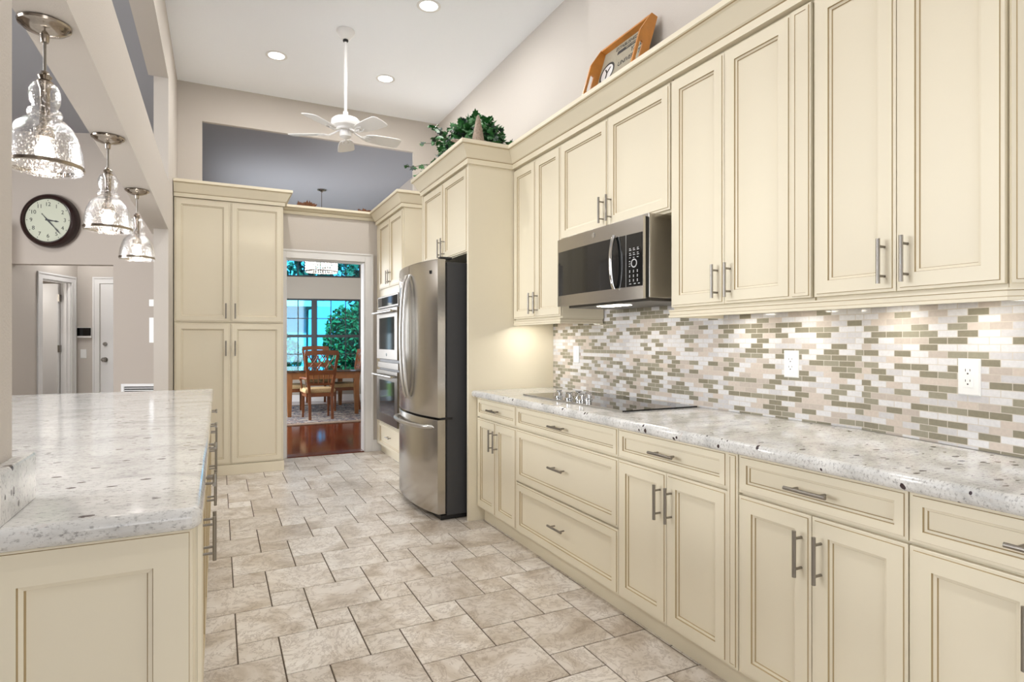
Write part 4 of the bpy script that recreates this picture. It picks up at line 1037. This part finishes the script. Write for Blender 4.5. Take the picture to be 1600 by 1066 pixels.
# starfish: one arm stands up, the others spread on the crown
mb = MB(); sc_ = Vector((1.690, 3.955, 2.71))
def arm(d, L, w):
    d = d.normalized(); pts = [sc_ + d * (L * t) for t in (0, .25, .5, .75, .93, 1)]; mb.tube(pts, [w, w * .82, w * .62, w * .42, w * .25, w * .08], 12)
arm(Vector((.02, .05, 1)), .215, .050); arm(Vector((-.75, .22, .06)), .20, .036); arm(Vector((.8, .0, .02)), .19, .036); arm(Vector((.50, .42, -.12)), .14, .034); arm(Vector((-.50, .5, -.10)), .14, .034)
for v in mb.v: v.z = max(v.z, 2.6625)
tag(mb.build('starfish', starm, smooth=True), 'pale starfish propped upright in front of the ivy', 'starfish')
for lab, x, s in (('small cluster of dried brown leaves on the ledge over the doorway, left one', .86, 1.0), ('small cluster of dried leaves on the ledge over the doorway, by the oven cabinet', 1.515, .7)):
    mb = MB()
    for k in range(16):
        p = Vector((x + rnd.uniform(-.05, .09) * s, 6.93 + rnd.uniform(-.03, .03), 2.775)); dr = Vector((rnd.uniform(-1, 1), rnd.uniform(-.4, .4), rnd.uniform(.1, .9))); leaf(mb, p, dr, Vector((.1, -1, .3)), .075 * s, 0)
    mb.tube([(x - .05 * s, 6.93, 2.765), (x + .09 * s, 6.93, 2.765)], .008, 6, 0)
    for v in mb.v: v.z = max(v.z, 2.7625)
    tag(mb.build('dried_leaves', leafbrown, recalc=False), lab, 'ornament', 'dried leaf clusters on the ledge')

# ------------------------------------------------------------------ dining room
mb = MB(); mb.box(-.2, 2.79, 9.443, 12.4, .0005, .012); rg = mb.build('rug', rugborder); tag(rg, 'dark patterned rug with a tan border under the dining table', 'rug')
mb = MB(); mb.box(0.0, 2.6, 9.62, 12.22, .0125, .014); mb.build('field', rugm, rg)
root = thing('dining_table', 'wooden dining table with tapered legs and a dark glossy top', 'table', (1.6, 11.3, .014))
tx0, tx1, ty0, ty1 = 1.02, 2.20, 10.42, 12.05
mb = MB(); mb.slab([(tx0 - .05, ty0 - .05), (tx1 + .05, ty0 - .05), (tx1 + .05, ty1 + .05), (tx0 - .05, ty1 + .05)], [(.755, .006), (.762, 0), (.785, 0), (.790, .004)]); mb.build('tabletop', tabletop, root)
mb = MB()
for b in ((tx0 + .03, tx1 - .03, ty0, ty0 + .025), (tx0 + .03, tx1 - .03, ty1 - .025, ty1), (tx0, tx0 + .025, ty0 + .03, ty1 - .03), (tx1 - .025, tx1, ty0 + .03, ty1 - .03)): mb.box(*b, .635, .7548)
mb.build('apron', woodl, root)
for x, y in ((tx0 + .04, ty0 + .04), (tx1 - .04, ty0 + .04), (tx0 + .04, ty1 - .04), (tx1 - .04, ty1 - .04)):
    mb = MB(); mb.slab([(x - .045, y - .045), (x + .045, y - .045), (x + .045, y + .045), (x - .045, y + .045)], [(.014, .016), (.62, 0), (.7545, 0)]); mb.build('leg', woodl, root, bevel=.004)
def chair(label, x, y, rz, arms):
    """dining chair facing local +Y, back at -Y"""
    root = thing('dining_chair', label, 'chair', (0, 0, 0), 'wooden dining chairs round the table')
    for sx in (-1, 1):
        mb = MB(); mb.slab([(sx * .205 - .02, .19), (sx * .205 + .02, .19), (sx * .205 + .02, .23), (sx * .205 - .02, .23)], [(0, .006), (.42, 0)]); mb.build('leg', woodf, root)
        mb = MB(); 
        pts = [(-.235, 0), (-.20, .42), (-.215, .62), (-.25, .85), (-.29, 1.06)]
        vs = [];
        for k, (yy, zz) in enumerate(pts):
            xo = sx * (.175 + .075 * max(0, zz - .42) / .64); w = .021
            vs += [(xo - w, yy - .016, zz), (xo + w, yy - .016, zz), (xo + w, yy + .016, zz), (xo - w, yy + .016, zz)]
        fs = [(3, 2, 1, 0), (16, 17, 18, 19)] + [(k * 4 + i, k * 4 + (i + 1) % 4, k * 4 + 4 + (i + 1) % 4, k * 4 + 4 + i) for k in range(4) for i in range(4)]
        mb.add(vs, fs); mb.build('back_post', woodf, root)
    mb = MB(); mb.box(-.225, .225, .20, .225, .365, .425); mb.box(-.185, .185, -.21, -.188, .365, .425); mb.box(-.222, -.20, -.18, .20, .365, .425); mb.box(.20, .222, -.18, .20, .365, .425); mb.build('seat_frame', woodf, root)
    mb = MB(); mb.slab([(-.235, -.18), (.235, -.18), (.245, .24), (-.245, .24)], [(.426, .01), (.44, 0), (.475, 0), (.492, .012), (.498, .04)]); mb.build('seat', cushion, root, smooth=True)
    def yb(z): return -.205 - .085 * max(0, z - .5) / .56
    mb = MB()
    top = [(-.262 + .524 * t, yb(1.06) - .0 - .02 * math.sin(PI * t), 1.03 + .015 * math.sin(PI * t)) for t in [i / 8 for i in range(9)]]
    vs = []
    for p in top: vs += [(p[0], p[1] - .014, p[2]), (p[0], p[1] + .014, p[2]), (p[0], p[1] + .012, p[2] + .075), (p[0], p[1] - .012, p[2] + .075)]
    fs = [(0, 1, 2, 3), (35, 34, 33, 32)] + [(k * 4 + i, k * 4 + (i + 1) % 4, k * 4 + 4 + (i + 1) % 4, k * 4 + 4 + i) for k in range(8) for i in range(4)]
    mb.add(vs, fs); mb.build('top_rail', woodf, root)
    mb = MB(); mb.add([(sx * (.21), yb(z) + dy, z) for z in (.72, .79) for sx in (-1, 1) for dy in (-.012, .012)], [(0, 1, 3, 2), (4, 6, 7, 5), (0, 2, 6, 4), (1, 5, 7, 3), (0, 4, 5, 1), (2, 3, 7, 6)])
    mb.add([(sx * (.20), yb(z) + dy, z) for z in (.55, .585) for sx in (-1, 1) for dy in (-.012, .012)], [(0, 1, 3, 2), (4, 6, 7, 5), (0, 2, 6, 4), (1, 5, 7, 3), (0, 4, 5, 1), (2, 3, 7, 6)]); mb.build('cross_rail', woodf, root)
    mb = MB()
    for k in range(3):
        c = -.13 + .13 * k
        for sgn in (-1, 1): mb.tube([(c + sgn * .062 * math.cos(PI * t), yb(.79 + .25 * t) , .79 + .245 * t) for t in [i / 8 for i in range(9)]], .0085, 6)
    for k in range(4): mb.tube([(-.12 + .08 * k, yb(.585), .585), (-.12 + .08 * k, yb(.72), .72)], .008, 6)
    mb.build('lattice', woodf, root)
    if arms:
        for sx in (-1, 1):
            mb = MB(); mb.tube([(sx * .215, yb(.66), .66), (sx * .262, -.05, .668), (sx * .27, .08, .66), (sx * .262, .16, .63)], .017, 8); mb.tube([(sx * .255, .12, .645), (sx * .24, .13, .53), (sx * .225, .12, .40)], .014, 8); mb.build('armrest', woodf, root, smooth=True)
    root.location = (x, y, .0145); root.rotation_euler = (0, 0, rz)
    return root
chair('wooden lattice-back armchair at the near end of the dining table', 1.475, 10.14, R(3), True)
chair('wooden dining chair at the far end of the table, its top rail showing', 1.80, 12.45, R(180), False).scale = (1, 1, 1.04)
chair('wooden dining chair on the right side of the table, seen side on', 2.10, 11.2, R(90), False)
chair('wooden dining chair on the left side of the table, seat showing beneath', 1.14, 11.2, R(-90), False)
mb = MB(); mb.lathe((2.0, 11.6, .7905), [(0, 0), (.08, 0), (.13, .018), (.14, .024), (.12, .016), (0, .008)], 24); tag(mb.build('dish', mat('brass_dish', (150, 120, 70), .3, metal=.6), smooth=True), 'shallow dish on the dining table', 'dish')
# chandelier
hx, hy = 1.62, 10.75; dd_ = Vector((0, 0, 0))
root = thing('chandelier', 'lit crystal drum chandelier over the dining table', 'chandelier', (hx, hy, CZ))
mb = MB(); mb.lathe((hx, hy, CZ), [(.075, -.0005), (.075, -.018), (.03, -.03), (.012, -.05)], 24); mb.build('canopy', dnickel, root, smooth=True)
mb = MB(); mb.cyl((hx, hy, CZ - .05), (hx, hy, 2.76), .006, 8); mb.build('rod', dnickel, root)
mb = MB(); mb.lathe((hx, hy, 2.76), [(0, 0), (.27, 0), (.28, -.01), (.28, -.03)], 40); mb.lathe((hx, hy, 2.48), [(.272, 0), (.28, .004), (.28, .022), (.272, .026)], 40); mb.build('drum_frame', chrome, root, smooth=True)
for k in range(40):
    t = 2 * PI * k / 40; x, y = hx + .262 * math.cos(t), hy + .262 * math.sin(t); ca = MB()
    prof = [(0, 2.727)]
    for j in range(5): prof += [(.014, 2.727 - j * .045 - .022), (.003, 2.727 - j * .045 - .044)]
    ca.lathe((x, y, 0), prof, 6); ca.build('crystal_strand', crys_em if k % 3 else crys, root, recalc=False)
mb = MB()
for k in range(5): t = 2 * PI * k / 5; mb.lathe((hx + .12 * math.cos(t), hy + .12 * math.sin(t), 2.62), [(0, -.03), (.02, 0), (.012, .04), (0, .05)], 10)
mb.build('bulbs', bulb_em, root)
light('chandelier_glow', 'POINT', (hx, hy, 2.62), 9, (1, .92, .82), .05)

# ------------------------------------------------------------------ garden outside the dining window
mb = MB(); mb.box(-14, 22, 13.9, 45, -.3, -.2); o = struct(mb.build('ground_lawn', lawn))
def leafcloud(mb, c, r, n, s, rn):
    for i in range(n):
        v = Vector((rn.gauss(0, 1), rn.gauss(0, 1), rn.gauss(0, 1))).normalized() * rn.uniform(.72, 1.0)
        p = Vector((c[0] + v.x * r[0], c[1] + v.y * r[1], c[2] + v.z * r[2]))
        d = Vector((rn.uniform(-1, 1), rn.uniform(-1, 1), rn.uniform(-1, 1))).normalized(); e = d.orthogonal().normalized() ; q = s * rn.uniform(.6, 1.3)
        mb.add([p - d * q, p + e * q * .5, p + d * q, p - e * q * .5], [(0, 1, 2, 3)])
rn = random.Random(11)
def shrub(label, x, y, w, h):
    root = thing('shrub', label, 'shrub', (x, y, -.2), 'shrubs outside the dining room window')
    mb = MB(); mb.tube([(x, y, -.22), (x + .05, y, h * .5)], .05, 8); 
    for k in range(5): a = k * 1.26; mb.tube([(x, y, .1), (x + w * .5 * math.cos(a), y + w * .4 * math.sin(a), h * .6)], .025, 6)
    mb.build('stem', bark, root)
    mb = MB()
    for k in range(6): leafcloud(mb, (x + rn.uniform(-.5, .5) * w, y + rn.uniform(-.3, .3) * w, h * rn.uniform(.35, .7)), (w * .5, w * .45, h * .38), 420, .10, rn)
    mb.build('foliage', hedge, root, recalc=False)
shrub('leafy green shrub outside the left panes of the dining window', 1.3, 18.6, 1.0, 1.9)
shrub('bright green shrub outside the middle of the dining window', 3.5, 17.6, 1.05, 2.4)
shrub('green shrub outside the right panes of the dining window', 5.6, 16.6, 1.0, 2.2)
def tree(label, x, y, h, cr, lean=0):
    root = thing('tree', label, 'tree', (x, y, -.2), 'trees outside the dining room window')
    mb = MB(); mb.tube([(x, y, -.25), (x + lean * .3, y, h * .3), (x + lean, y, h * .7)], [.26, .2, .12], 10)
    for k in range(5): a = k * 1.3 + .4; mb.tube([(x + lean * .4, y, h * .38), (x + lean * .5 + cr * .45 * math.cos(a), y + cr * .3 * math.sin(a), h * .55), (x + lean * .6 + cr * .85 * math.cos(a), y + cr * .6 * math.sin(a), h * .72)], [.12, .08, .03], 8)
    mb.build('trunk', bark, root, smooth=True)
    mb = MB()
    for k in range(9): leafcloud(mb, (x + lean * .6 + rn.uniform(-.6, .6) * cr, y + rn.uniform(-.5, .5) * cr, h * rn.uniform(.55, 1)), (cr * .55, cr * .5, h * .18), 420, .16, rn)
    mb.build('foliage', treeleaf, root, recalc=False)
tree('oak tree with dark limbs seen through the right upper panes', 6.6, 22.0, 6.2, 2.0, -.6)
tree('tree seen through the middle of the dining window', 3.3, 27.5, 8.0, 2.1, .3)
tree('tree behind the neighbouring house', -2.2, 29.5, 8.5, 2.4, 0)
tree('tree at the far right of the garden', 11.8, 25, 7.0, 2.1, 0)
root = thing('neighbour_house', 'pale neighbouring house with a sloping blue-grey roof outside the window', 'house', (0, 22, -.2))
mb = MB(); mb.box(-8, 2.6, 20.5, 24, -.21, 2.5); mb.build('wall', housew, root)
mb = MB(); mb.prism([(3.2, 19.8, 2.5), (3.2, 24.6, 2.5), (-.2, 22.2, 4.4)], (-.01, 0, 0)); 
mb.add([(3.2, 19.8, 2.52), (3.2, 24.6, 2.52), (-8.6, 24.6, 2.52), (-8.6, 19.8, 2.52), (-.2, 22.2, 4.4), (-8.6, 22.2, 4.4)], [(0, 3, 5, 4), (1, 4, 5, 2), (0, 4, 1), (2, 5, 3), (0, 1, 2, 3)]); mb.build('roof', roofm, root)
mb = MB(); mb.box(-8.6, 3.25, 19.72, 19.8, 2.38, 2.56); mb.build('fascia', whitep, root)
